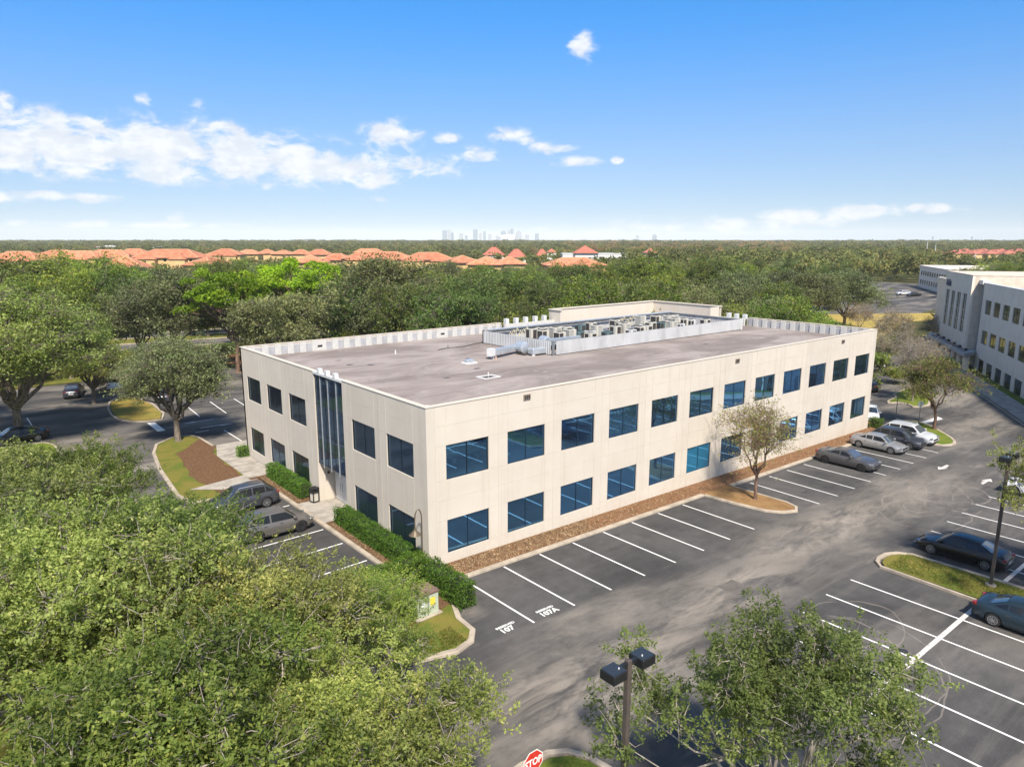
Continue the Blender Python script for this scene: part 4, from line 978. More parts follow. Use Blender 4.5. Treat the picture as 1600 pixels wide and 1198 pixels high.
for D, x, y in cands:
    if cnt >= 262: break
    rel = Vector((x, y, 0))-Vector((CAM.x, CAM.y, 0)); Dp = rel.dot(FWH); u = 800+FOC*rel.dot(RT)/Dp
    if u < -60 or u > 1660 or blocked(x, y, 3): continue
    if any((x-a)**2+(y-b_)**2 < 20 for a, b_ in taken): continue
    if 290 < u < 545 and Dp < 118: continue
    hmax = top_h(canopy_v(u), Dp) - random.uniform(0, 2.2)
    if Dp > 250 and u < 940: hmax = min(hmax, 8.5)
    if hmax < 3.5: continue
    kind = random.choices(['oak', 'green', 'dark', 'yellow', 'brown'], [38, 30, 18, 10, 5 if u > 900 else 2])[0]
    h = min({'oak': 11.5, 'green': 13, 'dark': 13, 'yellow': 10, 'brown': 9}[kind]*random.uniform(.8, 1.12), hmax)
    base = {'oak': 11, 'green': 12.5, 'dark': 12.5, 'yellow': 10, 'brown': 9}[kind]
    s = h/base; taken.append((x, y)); cnt += 1
    zone = ['at the left edge', 'behind the left lot', 'beyond the bright pines', 'above the back parapet', 'above the roof screen', 'above the raised cream wall', 'right of the raised cream wall', 'above the right parapet', 'above the far roof corner', 'beside the dry field', 'at the right edge'][min(10, max(0, int(u//150)))]
    row = 'near' if Dp < 130 else 'middle' if Dp < 190 else 'farther' if Dp < 260 else 'farthest'
    hue = {'oak': 'olive oak', 'green': 'mid green oak', 'dark': 'dark green tree', 'yellow': 'yellowish tree', 'brown': 'brown dry tree'}[kind]
    lb = f'{hue} in the {row} part of the wood {zone}'
    mk_tree('tree', random.choice(MID[kind]), x, y, random.uniform(0, 6), max(s, .7)*random.uniform(.9, 1.15), lb, 'tree', lb.replace(hue, hue+'s'), sz=s)
print('wood trees', cnt, D)
# palms
def palm_mesh(seed, tall=5.5, R=2.3):
    rng = random.Random(seed); mb = MB(); mb.tube([(0, 0, -.2), (.05, 0, tall*.5), (0, .05, tall)], [.2, .16, .17], 8); tr_ = mb.mesh('palm_trunk', BARK)
    V = []; F = []; T = []
    for i in range(46):
        az = rng.uniform(0, 6.28); el = rng.uniform(-.7, 1.25); d = Vector((math.cos(az)*math.cos(el), math.sin(az)*math.cos(el), math.sin(el)))
        s = d.cross(Vector((0, 0, 1))).normalized(); up = s.cross(d).normalized(); o = Vector((0, 0, tall)); tip0 = o+d*R*.5
        for k in range(11):
            a = (k-5)*.22; dd = (d*math.cos(a)+s*math.sin(a)); e = tip0+dd*R*.62*(1-.05*abs(k-5))+Vector((0, 0, -.35*R*.5*(abs(a)+.4))); w = (dd.cross(up)).normalized()*.07
            i0 = len(V); V += [tuple(tip0-w*.5), tuple((tip0+e)/2+w+up*.05), tuple(e), tuple((tip0+e)/2-w+up*.05)]; F.append((i0, i0+1, i0+2, i0+3)); T.append(.75 if el < -.3 and rng.random() < .7 else rng.random()*.7)
    return tr_, nmesh('palm_crown', np.array(V), np.array(F), L_PALM, np.array(T))
PALM = [palm_mesh(1), palm_mesh(2)]
for i, (u, D, sc, lab) in enumerate(((140, 98, 1.05, 'fan palm beyond the left lot, among the oaks'), (105, 104, .9, 'smaller fan palm left of the larger one'), (1185, 135, 1.25, 'fan palm in a clump right of the raised cream wall'), (1205, 142, 1.1, 'fan palm at the right side of the palm clump'), (1170, 128, 1.0, 'fan palm at the left side of the palm clump'), (545, 100, .8, 'palm in the shade of the dark trees behind the parapet'), (925, 118, .9, 'palm behind the left end of the raised cream wall'))):
    x, y = polar(u, D); mk_tree('palm_tree', PALM[i % 2], x, y, i, sc*1.1, lab, 'palm')
shr = [tree_meshes('shrub'+str(i), 500+i, 1.6, 2.3, .3, 16, 300, 12, .2, [L_YELLOW, L_BROWN, L_GREEN][i], BARK, .06, spread=.18, tipspread=.2, twigr=.01) for i in range(3)]
rs = random.Random(9)
SH = [(600, 88), (590, 92), (655, 90), (640, 86), (575, 95), (170, 92), (185, 95), (200, 90), (210, 97), (175, 88), (155, 86), (255, 84), (900, 86), (1130, 96), (1370, 104), (1410, 96)]
for i, (u, D) in enumerate(SH):
    x, y = polar(u, D); k = i % 3
    mk_tree('shrub', shr[k], x, y, i, rs.uniform(1.0, 1.7), ['yellow-green shrub behind the office building', 'brown twiggy shrub behind the office building', 'green shrub behind the office building'][k], 'shrub', ['yellow-green shrubs behind the building', 'brown twiggy shrubs behind the building', 'green shrubs behind the building'][k])

# hedges: dense leaf boxes
def hedge(label, x0, x1, y0, y1, h, seed, dens=520, loc=None, sheared=.05):
    rng = np.random.default_rng(seed); lx, ly = x1-x0, y1-y0; cx, cy = (x0+x1)/2, (y0+y1)/2
    t = empty('hedge', (cx, cy, gz(cx)+.1), 0, label, 'hedge')
    MB().box(-lx/2+.16, lx/2-.16, -ly/2+.16, ly/2-.16, 0, h-.16).build('hedge_core', plain('hedge_shade_wood', (.018, .022, .01), .9), t)  # solid core, the hedge's inner shade put into its near-black colour
    A = [lx*ly, 2*ly*h, 2*lx*h]; n = int(sum(A)*dens); f = rng.random(n)*sum(A); a = rng.random(n); b = rng.random(n)
    P_ = np.zeros((n, 3)); s = np.where(rng.random(n) < .5, -1, 1)
    m0 = f < A[0]; m1 = (~m0) & (f < A[0]+A[1]); m2 = ~(m0 | m1)
    P_[m0] = np.stack([(a[m0]-.5)*lx, (b[m0]-.5)*ly, np.full(m0.sum(), h)], 1)
    P_[m1] = np.stack([s[m1]*lx/2, (a[m1]-.5)*ly, b[m1]*h], 1); P_[m2] = np.stack([(a[m2]-.5)*lx, s[m2]*ly/2, b[m2]*h], 1)
    bumpy = .09*np.sin(P_[:, 1]*2.3+seed)*np.cos(P_[:, 0]*2.9)+.06*np.sin(P_[:, 1]*5.1)
    P_[:, 2] += np.where(m0, bumpy, 0); P_ *= 1-rng.random((n, 1))**2*.10; P_ += rng.normal(0, .035, P_.shape)
    V, F = leaves(rng, P_, .085, .01, 1, 1, .2, .6)
    link('foliage', nmesh('hedge_foliage', V, F, L_HEDGE, rng.beta(2, 2.3, len(F))), t); return t
hedge('long clipped green hedge along the left wall between the entrance and the corner', -.98, -.06, .35, 10.0, 1.1, 1)
hedge('clipped green hedge along the left wall beyond the entrance', -.95, -.06, 15.4, 22.0, 1.05, 2)
hedge('hedge on the far side of the utility cabinet, below the wall lamp', -5.2, -.35, -.75, .2, 1.35, 3)
hedge('hedge between the utility cabinet and the numbered parking bays', -1.15, -.15, -4.6, -.85, 1.3, 4)
hedge('small dark green clipped shrub at the far front corner of the building', 54.3, 55.3, -.9, .2, 1.15, 5, 300)
hedge('small green clipped shrub at the far left corner of the building', -.95, -.1, 28.1, 28.9, .9, 6, 300)
hedge('dark green clipped hedge behind the left wing, beside the back road', 16, 22, 88, 91, 1.6, 7, 120)
for i in range(5):
    x, y = rb(18+3.6*i, 2.9+.1*i); mk_tree('shrub', shr[2], x, y, i, .55, 'low green shrub under the canopy of the neighbouring office', 'shrub', 'low shrubs under the canopy')
for i, (u, v) in enumerate(((1411, 682), (1392, 674))):
    x, y = ground(u, v); mk_tree('shrub', shr[1], x, y, i, .42, ['small reddish grass clump behind the white SUV', 'pale spiky clump between the white sedan and the kerb'][i], 'shrub')

# scattered chips, grass blades
def scatter(name, polys, n, size, cols, lift, seed, label, asp=.35, up=1.6, cat=None):
    rng = np.random.default_rng(seed); pts = []
    while len(pts) < n:
        P_ = polys[rng.integers(len(polys))]; x = rng.uniform(P_[0], P_[1]); y = rng.uniform(P_[2], P_[3]); pts.append((x, y, gz(x)+lift+bank(x, y)*(P_[4] if len(P_) > 4 else 0)))
    C = np.array(pts); V, F = leaves(rng, C, size, .004, 1, 1, up, asp)
    o = link(name, nmesh(name, V, F, cols, rng.random(len(F)))); return tag(o, label, kind='stuff')
CHIP = leafmat('bark_chips', (.11, .055, .028), (.28, .165, .09), (.38, .26, .16), .0, 2.0)
scatter('mulch_chips', [(.3, 23, -1.4, -.1, 1), (.3, 12, -1.4, -.1, 1), (23, 54, -1.4, -.1, 1)], 16000, .10, CHIP, .13, 1, 'loose pine bark chips along the foot of the long wall')
scatter('mulch_chips', [(-1.4, -.95, .6, 10.2, 0), (-1.4, -.95, 14.8, 22, 0)], 3000, .09, CHIP, .125, 2, 'loose bark chips between the side kerb and the hedges')
BLADE = leafmat('grass_blades', (.075, .11, .018), (.15, .165, .03), (.26, .20, .06), .3, 1.0)
scatter('grass', [(21.35, 24.2, -30, -15.6, 0)], 14000, .10, BLADE, .15, 3, 'short patchy grass on the long kerbed island', .3, 0)
scatter('grass', [(-8, -3.9, -26, -15.4, 0), (-6, -2.4, -7, -5.5, 0)], 9000, .10, BLADE, .15, 4, 'short green grass around the stop sign', .3, 0)

# ------------------------------------------------------------------ far wood, houses, city
FARM = [tree_meshes('fartree'+str(i), 700+i, 5.5, 11, 1.0, 26, 200, 5, 1.15, L_FAR if i < 3 else L_FARBROWN, BARK, .3, spread=.5, tipspread=.16, twig=False) for i in range(4)]
srcs = []
for i, (u, D, lab) in enumerate(((560, 640, 'small tree standing before the far pinewood, left of the skyline'), (1120, 430, 'tree at the back edge of the right wood'), (1330, 520, 'tree before the long far treeline at the right'), (1060, 640, 'brownish cypress of the far treeline'))):
    x, y = polar(u, D); t = mk_tree('tree', FARM[i], x, y, i, 1.0, lab); srcs.append([c for c in t.children if c.name.startswith('crown')][0])
def far_forest():
    rng = np.random.default_rng(8); pts = []; idx = []; sc = []
    D = 400.0 if False else 205.0
    while D < 7500:
        st = 9+D*.012; half = D*1.15; n = int(2*half/st)
        s = (np.arange(n)-n/2+rng.uniform(-.45, .45, n))*st; d = D+rng.uniform(-.5, .5, n)*st
        x = CAM.x+FWH.x*d+RT.x*s; y = CAM.y+FWH.y*d+RT.y*s; u = 800+FOC*s/d
        for a, b_, uu, dd in zip(x, y, u, d):
            if blocked(a, b_, 4): continue
            if dd < 420 and (any((a-p)**2+(b_-q)**2 < 60 for p, q in taken)): continue
            lim = 1.0
            if uu < 960 and dd < 720:
                if any((a-h[0])**2+(b_-h[1])**2 < h[2]**2 for h in HOUSES): continue
                if rng.random() < .45: continue
                lim = .85
            if uu > 1455 and 640 < dd < 860: continue
            if uu > 1455 and 420 < dd <= 640: lim = .45
            if uu > 1440 and dd < 330: continue
            grow = 1+max(0, dd-900)/2600
            h = rng.uniform(.8, 1.22)*lim*(grow if dd < 4000 else 2.1)
            if dd > 2500: h = min(h, 1.62)*rng.uniform(.85, 1.05)
            pts.append((a, b_, gz(a)-.5)); sc.append((max(h, .6)*grow*1.05, h)); idx.append(3 if (rng.random() < .5 and 880 < uu < 1250 and 700 < dd < 3000) or rng.random() < .05 else rng.integers(0, 3))
        D += st*(1.0 if D < 1500 else 1.6)
    return np.array(pts), np.array(sc), np.array(idx)
HOUSES = []
TILE = mat('orange_clay_tiles', lambda t, b: P(t, b, col=t.scale_col(t.mix(t.noise(t.pos(), .5, 4).ramp(.35, .65), (.43, .150, .075), (.53, .215, .115)), t.noise(t.pos(), 4, 3, .7).ramp(.3, .7, .8, 1.15)*t.noise(t.pos(), .03, 2).ramp(.3, .7, .78, 1.15)), rough=.85))
TILE2 = mat('ridge_tiles', lambda t, b: P(t, b, col=(.62, .36, .22), rough=.8)); YWALL = plain('yellow_stucco', (.62, .43, .20), .9, 0, .1, .3); WWALL = plain('white_stucco', (.72, .71, .68), .9, 0, .05)
RTILE = plain('red_brown_tiles', (.36, .12, .08), .85, 0, .15, 1); FASC = plain('brown_fascia', (.10, .05, .035), .7)
def house(cx, cy, wx, wy, eave, ridge, rz, label, group, wall=YWALL, tile=TILE, z=None, windows=True, name='townhouse', hip=True):
    t = empty(name, (cx, cy, -1.12 if z is None else z), rz, label, 'house', group)
    w = MB(); w.box(-wx/2, wx/2, -wy/2, wy/2, 0, eave); wo = w.build('wall', wall, t)
    o = .7; X0, X1, Y0, Y1 = -wx/2-o, wx/2+o, -wy/2-o, wy/2+o; rl = max(0, (wx-wy)/2) if hip else wx/2+o
    if wx < wy: 
        rl2 = (wy-wx)/2; A_, B_ = (0, -rl2, ridge), (0, rl2, ridge)
        r = MB(); r.quad((X0, Y0, eave), (X1, Y0, eave), A_); r.quad((X1, Y0, eave), (X1, Y1, eave), B_, A_); r.quad((X1, Y1, eave), (X0, Y1, eave), B_); r.quad((X0, Y1, eave), (X0, Y0, eave), A_, B_)
    else:
        A_, B_ = (-rl, 0, ridge), (rl, 0, ridge)
        r = MB(); r.quad((X0, Y0, eave), (X1, Y0, eave), B_, A_); r.quad((X1, Y0, eave), (X1, Y1, eave), B_); r.quad((X1, Y1, eave), (X0, Y1, eave), A_, B_); r.quad((X0, Y1, eave), (X0, Y0, eave), A_)
    ro = r.build('roof', tile, t)
    rg = MB()
    for a in ((X0, Y0), (X0, Y1)): rg.tube([(a[0], a[1], eave+.05), (A_[0], A_[1], ridge+.05)] if wx >= wy else [(a[0], a[1], eave+.05), (A_ if a[1] < 0 else B_)], .17, 4)
    for a in ((X1, Y0), (X1, Y1)): rg.tube([(a[0], a[1], eave+.05), (B_[0], B_[1], ridge+.05)] if wx >= wy else [(a[0], a[1], eave+.05), (A_ if a[1] < 0 else B_)], .17, 4)
    rg.tube([A_, B_], .17, 4) if A_ != B_ else None
    rg.build('ridge_tile', TILE2 if tile is TILE else tile, ro)
    MB().box(X0, X1, Y0, Y1, eave-.3, eave-.02).build('eaves', FASC, t)
    if wx > 15 and windows:          # a cross wing with its own lower hip roof
        for sx_, wl in ((-.28, 9.0), (.22, 7.0)):
            xx = wx*sx_; ew = eave-.6; rw = ew+(ridge-eave)*.72; hy = wy/2+2.4; q = [(xx-wl/2-.5, -hy-.5), (xx+wl/2+.5, -hy-.5), (xx+wl/2+.5, 0), (xx-wl/2-.5, 0)]
            MB().box(xx-wl/2, xx+wl/2, -hy, -wy/2, 0, ew).build('wing_wall', wall, t)
            wr = MB(); tp, tb = (xx, -hy+wl*.5, rw), (xx, 0, rw)
            wr.quad((*q[0], ew), (*q[1], ew), tp); wr.quad((*q[1], ew), (*q[2], ew), tb, tp); wr.quad((*q[3], ew), (*q[0], ew), tp, tb); wr.build('wing_roof', tile, t)
    if windows:
        mb = MB()
        for side in (-1, 1):
            n = max(2, int(wx/5.5))
            for k in range(n):
                x = -wx/2+wx*(k+.5)/n
                for zz in np.arange(1.2, eave-1.6, 3): MB_ = mb.box(x-.6, x+.6, side*wy/2-.04, side*wy/2+.04, zz, zz+1.5)
        for side in (-1, 1):
            for k in range(max(1, int(wy/4))):
                y = -wy/2+wy*(k+.5)/max(1, int(wy/4))
                for zz in np.arange(1.2, eave-1.6, 3): mb.box(side*wx/2-.04, side*wx/2+.04, y-.5, y+.5, zz, zz+1.5)
        mb.build('windows', DKGLASS, t)
    HOUSES.append((cx, cy, max(wx, wy)*.5+2)); return t
def place_house(u0, u1, vr, ve, D, rz, lab, depth=13, grp='orange-roofed townhouses beyond the wood', **k):
    u = (u0+u1)/2; x, y = polar(u, D); width = (u1-u0)/FOC*D*1.08; ridge = CAM.z-(vr-375)*D/FOC+1.12; eave = max(3, CAM.z-(ve-375)*(D-depth/2)/FOC+1.12); ridge = eave+(ridge-eave)*.86
    face = YAW-math.pi/2
    return house(x, y, width, depth, max(3, eave), ridge, face+rz, lab, grp, **k)
HL = [
 (6, 78, 389.5, 406, 330, .05, 'orange-roofed yellow house at the far left edge'), (96, 172, 389, 402.5, 350, -.06, 'second orange-roofed house from the left'),
 (80, 130, 388.5, 397, 460, .2, 'far small orange roof above the second house'), (150, 214, 387.5, 400, 400, .1, 'third orange roof from the left, farther back'),
 (168, 236, 396, 420, 235, .25, 'large near orange roof dropping low among the trees at the left'), (232, 322, 386.5, 401.5, 325, 0, 'widest orange roof with a long yellow wall at its centre'),
 (312, 356, 398.5, 413, 262, -.3, 'low orange wing roof right of the long yellow wall'), (338, 384, 386.5, 397, 420, .1, 'orange roof at the right end of the left cluster'), (200, 240, 386.5, 396, 430, 0, 'far orange roof behind the long one'),
 (412, 436, 387.5, 395, 480, .2, 'small far orange roof right of the tall green tree'), (436, 462, 389, 396, 470, -.2, 'small far orange roof, second right of the tall tree'), (462, 490, 388, 396, 460, .1, 'small far orange roof, third right of the tall tree'), (488, 520, 387.3, 397, 440, 0, 'far orange roof above the near low one'),
 (466, 512, 395, 409, 290, .15, 'near orange roof in the middle gap of the wood'), (512, 552, 393.5, 405, 330, -.2, 'orange roof beside the dark round tree'), (548, 642, 390.5, 403, 330, .03, 'long orange hip roof over a yellow wall left of centre'),
 (636, 706, 391.5, 404.5, 320, .08, 'orange roof adjoining the long one, under the skyline'), (700, 746, 396, 409, 300, .3, 'orange roof with a small gable below the skyline'), (738, 784, 397, 412, 285, -.1, 'orange roof right of the small gable'), (776, 815, 398.5, 411, 290, .2, 'orange roof end half hidden by pinkish shrubs'),
 (855, 936, 399, 413, 285, .1, 'last orange roof at the right, in front of the white store'), (560, 600, 386.8, 393, 560, .1, 'tiny far orange roof peak left of the skyline'), (380, 412, 388, 396, 450, 0, 'orange roof mostly hidden behind the tall green tree'),
]
for (u0, u1, vr, ve, D, rz, lab) in HL: place_house(u0, u1, vr, ve, D, rz, lab, depth=14 if u1-u0 > 40 else 10)
# white store with red hip turrets
def store():
    t = empty('white_store', (*polar(925, 470), -1.12), YAW-math.pi/2, 'long white flat-roofed store with red hipped turrets beyond the orange roofs', 'store')
    sc = 470/FOC
    MB().box(-48*sc, 70*sc*1.4, -6, 12, 0, 10.6).build('wall', WWALL, t); MB().box(-48*sc-.3, 70*sc*1.4+.3, -6.3, 12.3, 10.6, 11.1).build('coping', WHITE, t)
    for (u, s, zz) in ((912, 19, 16.5), (860, 8, 14.5), (1010, 10, 14.8)):
        x = (u-925)*sc; w = s*sc
        MB().box(x-w*.85, x+w*.85, -7.5, -7.5+w*1.7, 0, zz-w*.52-1.0).build('turret', WWALL, t)
        e = zz-w*.52-1.0; r = MB(); cy_ = -7.5+w*.85; q = [(x-w, cy_-w, e), (x+w, cy_-w, e), (x+w, cy_+w, e), (x-w, cy_+w, e)]; a = (x, cy_, zz-.2)
        for i in range(4): r.quad(q[i], q[(i+1) % 4], a)
        r.quad(*q[::-1]); r.build('turret_roof', RTILE, t)
    MB().box((938-925)*sc-2, (938-925)*sc+1.2, -6.1, -5.9, 6, 9).build('window', DKGLASS, t)
    HOUSES.append((*polar(925, 470), 45)); return t
store()
for i, (u, D, w, lab) in enumerate(((772, 500, 16, 'red hipped turret house just under the skyline'), (807, 470, 15, 'small red-roofed white house right of the skyline'), (846, 500, 9, 'small red-roofed white house left of the white store'), (182, 900, 14, 'white roofed building among the far trees at the left'), (258, 980, 10, 'far pale building behind the orange roofs'))):
    x, y = polar(u, D); ww = w*D/FOC*1.9
    house(x, y, ww, ww*.8, [9.5, 8.5, 8.5, 11, 9][i], [14.8, 13.8, 13.5, 13, 11][i], YAW-math.pi/2, lab, None, WWALL, RTILE if i < 3 else WHITE, windows=False, name='far_house')
for i in range(16):
    u = 1478+i*9.2; D = 700+(i % 3)*60; x, y = polar(u, D)
    house(x, y, 15, 11, 6.5, 10.2, YAW+rs.uniform(-.4, .4), 'dark red roof of the far housing estate at the right edge', 'red roofs of the far housing estate', YWALL, RTILE, windows=False, name='far_house')
pts, scs, idx = far_forest()
print('forest points', len(pts))
def forest_object(k):
    m = idx == k; me = bpy.data.meshes.new('far_wood'); me.vertices.add(m.sum()); me.vertices.foreach_set('co', pts[m].astype(np.float32).ravel())
    rng = np.random.default_rng(k); a = me.attributes.new('sxy', 'FLOAT_VECTOR', 'POINT'); s = scs[m]; a.data.foreach_set('vector', np.stack([s[:, 0], s[:, 0], s[:, 1]], 1).astype(np.float32).ravel())
    r = me.attributes.new('rot', 'FLOAT_VECTOR', 'POINT'); r.data.foreach_set('vector', np.stack([np.zeros(m.sum()), np.zeros(m.sum()), rng.uniform(0, 6.28, m.sum())], 1).astype(np.float32).ravel())
    o = link('far_wood', me); tag(o, ['far green wood reaching to the horizon', 'far green wood reaching to the horizon, second stand', 'far green wood reaching to the horizon, third stand', 'reddish brown far cypress wood below the skyline'][k], kind='stuff')
    ng = bpy.data.node_groups.new('scatter_wood', 'GeometryNodeTree'); ng.interface.new_socket('Geometry', in_out='INPUT', socket_type='NodeSocketGeometry'); ng.interface.new_socket('Geometry', in_out='OUTPUT', socket_type='NodeSocketGeometry')
    gi = ng.nodes.new('NodeGroupInput'); go = ng.nodes.new('NodeGroupOutput'); oi = ng.nodes.new('GeometryNodeObjectInfo'); oi.inputs[0].default_value = srcs[k]; oi.inputs['As Instance'].default_value = True
    ip = ng.nodes.new('GeometryNodeInstanceOnPoints')
    def na(n): q = ng.nodes.new('GeometryNodeInputNamedAttribute'); q.data_type = 'FLOAT_VECTOR'; q.inputs[0].default_value = n; return q.outputs[0]
    ng.links.new(gi.outputs[0], ip.inputs['Points']); ng.links.new(oi.outputs['Geometry'], ip.inputs['Instance']); ng.links.new(na('rot'), ip.inputs['Rotation']); ng.links.new(na('sxy'), ip.inputs['Scale']); ng.links.new(ip.outputs[0], go.inputs[0])
    md = o.modifiers.new('scatter', 'NODES'); md.node_group = ng
for k in range(4): forest_object(k)
# skyline
rng = random.Random(2)
CITY = plain('far_concrete', (.30, .33, .36), .7); CITYG = plain('far_glass', (.16, .22, .28), .35)
SKY_ = [(697, 7, 360), (704, 5, 359), (709, 4, 362), (722, 6, 364.5), (744, 7, 358.5), (752, 4, 363), (758, 4, 361.5), (766, 5, 366), (787, 8, 359.5), (795, 5, 360), (800, 5, 357.5), (810, 9, 361), (838, 6, 365), (823, 6, 367), (1018, 6, 366), (992, 4, 367.5), (730, 4, 368), (777, 4, 368)]
for i, (u, w, v) in enumerate(SKY_):
    D = 8800+rng.uniform(-500, 500); x, y = polar(u, D); h = CAM.z+1.12-(v-375.3)*D/FOC; ww = w*D/FOC
    t = empty('office_tower', (x, y, -1.12), YAW-math.pi/2, f'{["broad", "slim", "stepped"][i % 3]} hazy tower, {ORD[sorted(q[0] for q in SKY_).index(u)]} from the left of the distant skyline', 'tower', 'towers of the distant skyline')
    MB().box(-ww/2, ww/2, -ww/3, ww/3, 0, h*(.86 if i % 3 == 2 else .97)).build('shaft', CITY if i % 2 else CITYG, t); MB().box(-ww/4, ww/4, -ww/5, ww/5, h*(.86 if i % 3 == 2 else .97), h).build('crown', CITY, t)
tag(MB().tube([(*polar(797, 8600), 0), (*polar(797, 8600), 62), (*polar(797, 8600), 82), (*polar(797, 8600), 90)], [150, 145, 90, 10], 18).build('stadium_dome', WHITE), 'low white dome at the foot of the distant skyline', 'stadium')
for i, (u, v, D) in enumerate(((1437, 377, 600), (1450, 382, 560), (1513, 395, 500))):
    x, y = polar(u, D); o = MB().tube([(0, 0, 0), (0, 0, CAM.z+1.12-(v-375)*D/FOC)], [.35, .2], 6).build('utility_mast', WHITE, None, (x, y, -1.12)); tag(o, ['tallest pale mast above the right-hand wood', 'pale mast just right of the tallest one', 'low pale mast before the red roofs'][i], 'mast')
for i, u in enumerate((1444, 1504, 1594)):
    x, y = polar(u, 3600); mb = MB()
    for sx in (-1, 1):
        for sy in (-1, 1): mb.tube([(sx*5, sy*5, 0), (sx*.8, sy*.8, 38)], .5, 4)
    for z in (8, 16, 24, 30): mb.box(-6*(1-z/42), 6*(1-z/42), -.4, .4, z, z+.8)
    for z in (28, 33): mb.box(-9, 9, -.4, .4, z, z+.6)
    o = mb.build('pylon', GREYMETAL, None, (x, y, -1.12)); tag(o, ['leftmost of the three far lattice pylons on the right horizon', 'middle one of the three far lattice pylons', 'far lattice pylon at the right edge of the horizon'][i], 'pylon')

# ------------------------------------------------------------------ neighbouring office (right)
OW = mat('grey_cream_concrete', lambda t, b: P(t, b, col=t.mix(t.noise(t.pos(), .6, 5).ramp(.35, .7), (.80, .70, .59), (.74, .64, .53)), rough=.85))
ob = empty('office_block', P0, A315, 'three-storey pale office block with a glazed entrance tower and canopy, at the right edge', 'building')
# local frame: x along the facade, +y outwards (towards the drive)
PW = 4.12; WINW = 2.85
def opanel():
    mb = MB(); rows = [(.0, 2.0), (4.3, 6.3), (8.7, 10.75)]; a, b_ = (PW-WINW)/2, (PW+WINW)/2
    mb.box(.012, a, -.3, 0, -.4, 13.1); mb.box(b_, PW-.012, -.3, 0, -.4, 13.1)
    zz = -.4
    for (z0, z1) in rows:
        if z0 > zz: mb.box(a, b_, -.3, 0, zz, z0-.0)
        zz = z1
    mb.box(a, b_, -.3, 0, zz, 13.1)
    return mb.mesh('wall_panel', OW)
OP = opanel(); OWN = MB().box(0, WINW, -.14, -.11, 0, 2.02).mesh('window', DKGLASS); OMU = MB().box(WINW/2-.03, WINW/2+.03, -.108, -.09, 0, 2.0).mesh('window_frame', DARKMETAL)
for k in range(-7, 4):
    x = .33+PW*k; link('wall_panel', OP, ob, (x, 0, 0))
    for z in (.0, 4.3, 8.72):
        w = link('window', OWN, ob, (x+(PW-WINW)/2, 0, z)); link('window_frame', OMU, w)
xe = .33+PW*4
MB().box(xe, xe+1.0, -.3, -.003, -.4, 13.1).build('wall_panel', OW, ob); MB().box(xe+1.0, 19.4, -.6, -.3, 0, 12.9).build('glass_slot', GREYMETAL, ob)
for k in range(3): MB().box(xe+1.1+k*.45, xe+1.2+k*.45, -.3, -.1, 0, 12.9).build('slot_mullion', GALV, ob)
MB().box(xe, 50, -.9, -.62, -.4, 12.6).build('inner_wall', OW, ob)
MB().box(xe+.98, 19.6, -.7, .25, 12.9, 13.5).build('slot_head', WHITE, ob)
# tower
TW0, TW1, TO = 19.6, 35.9, 1.2
tx = [TW0+2.05+3.62*k for k in range(4)]
mb = MB(); z0, z1, zt = 5.2, 11.2, 14.1; zl = 2.9
edges = [TW0]+[v for x in tx for v in (x, x+2.2)]+[TW1]
for i in range(0, len(edges), 2): mb.box(edges[i], edges[i+1], TO-.35, TO, zl, zt)
for x in tx: mb.box(x, x+2.2, TO-.35, TO, zl, z0); mb.box(x, x+2.2, TO-.35, TO, z1, zt)
mb.build('tower_wall', OW, ob); MB().box(TW0, TW0+.35, -16, TO-.352, zl, zt).build('tower_wall', TANPANEL, ob); MB().box(TW1-.35, TW1, -16, TO-.352, zl, zt).build('tower_wall', TANPANEL, ob)
MB().box(TW0-.05, TW1+.05, -16, TO+.06, zt, zt+.12).build('tower_coping', TANPANEL, ob)
for x in tx:
    g = MB().box(x, x+2.2, TO-.18, TO-.14, z0, z1).build('tower_window', DKGLASS, ob); fr = MB().box(x+1.05, x+1.15, TO-.138, TO-.08, z0, z1)
    for z in (7.0, 8.6): fr.box(x, x+1.04, TO-.138, TO-.1, z, z+.06); fr.box(x+1.16, x+2.2, TO-.138, TO-.1, z, z+.06)
    fr.build('window_frame', OW, g)
# canopy + columns
cp = MB(); cpoly = [(17.6, .02), (14.4, 2.3), (38.4, 2.6), (40.2, 1.4), (38.6, .02)]
cp.prism([(p[0], p[1]) for p in cpoly], 2.3, 2.85).build('canopy', mat('canopy_grey', lambda t, b: P(t, b, col=(.40, .41, .42), rough=.6)), ob)
MB().prism([(17.7, TO+.02), (15.6, 2.0), (38.0, 2.3), (38.2, TO+.02)], 2.851, 2.87).build('canopy_top', ROOF, ob)
for k in range(6):
    x = 16.4+3.6*k
    MB().tube([(x, 1.5, -.1), (x, 1.5, 2.3)], .48, 14).build('column', OW, ob); MB().box(x+1.0, x+1.6, TO+.02, TO+.35, 2.9, 3.2).build('canopy_light', DARKMETAL, ob)
MB().box(17.6, 38.6, -1.4, -1.2, -.1, 2.3).build('entrance_glass', DKGLASS, ob)
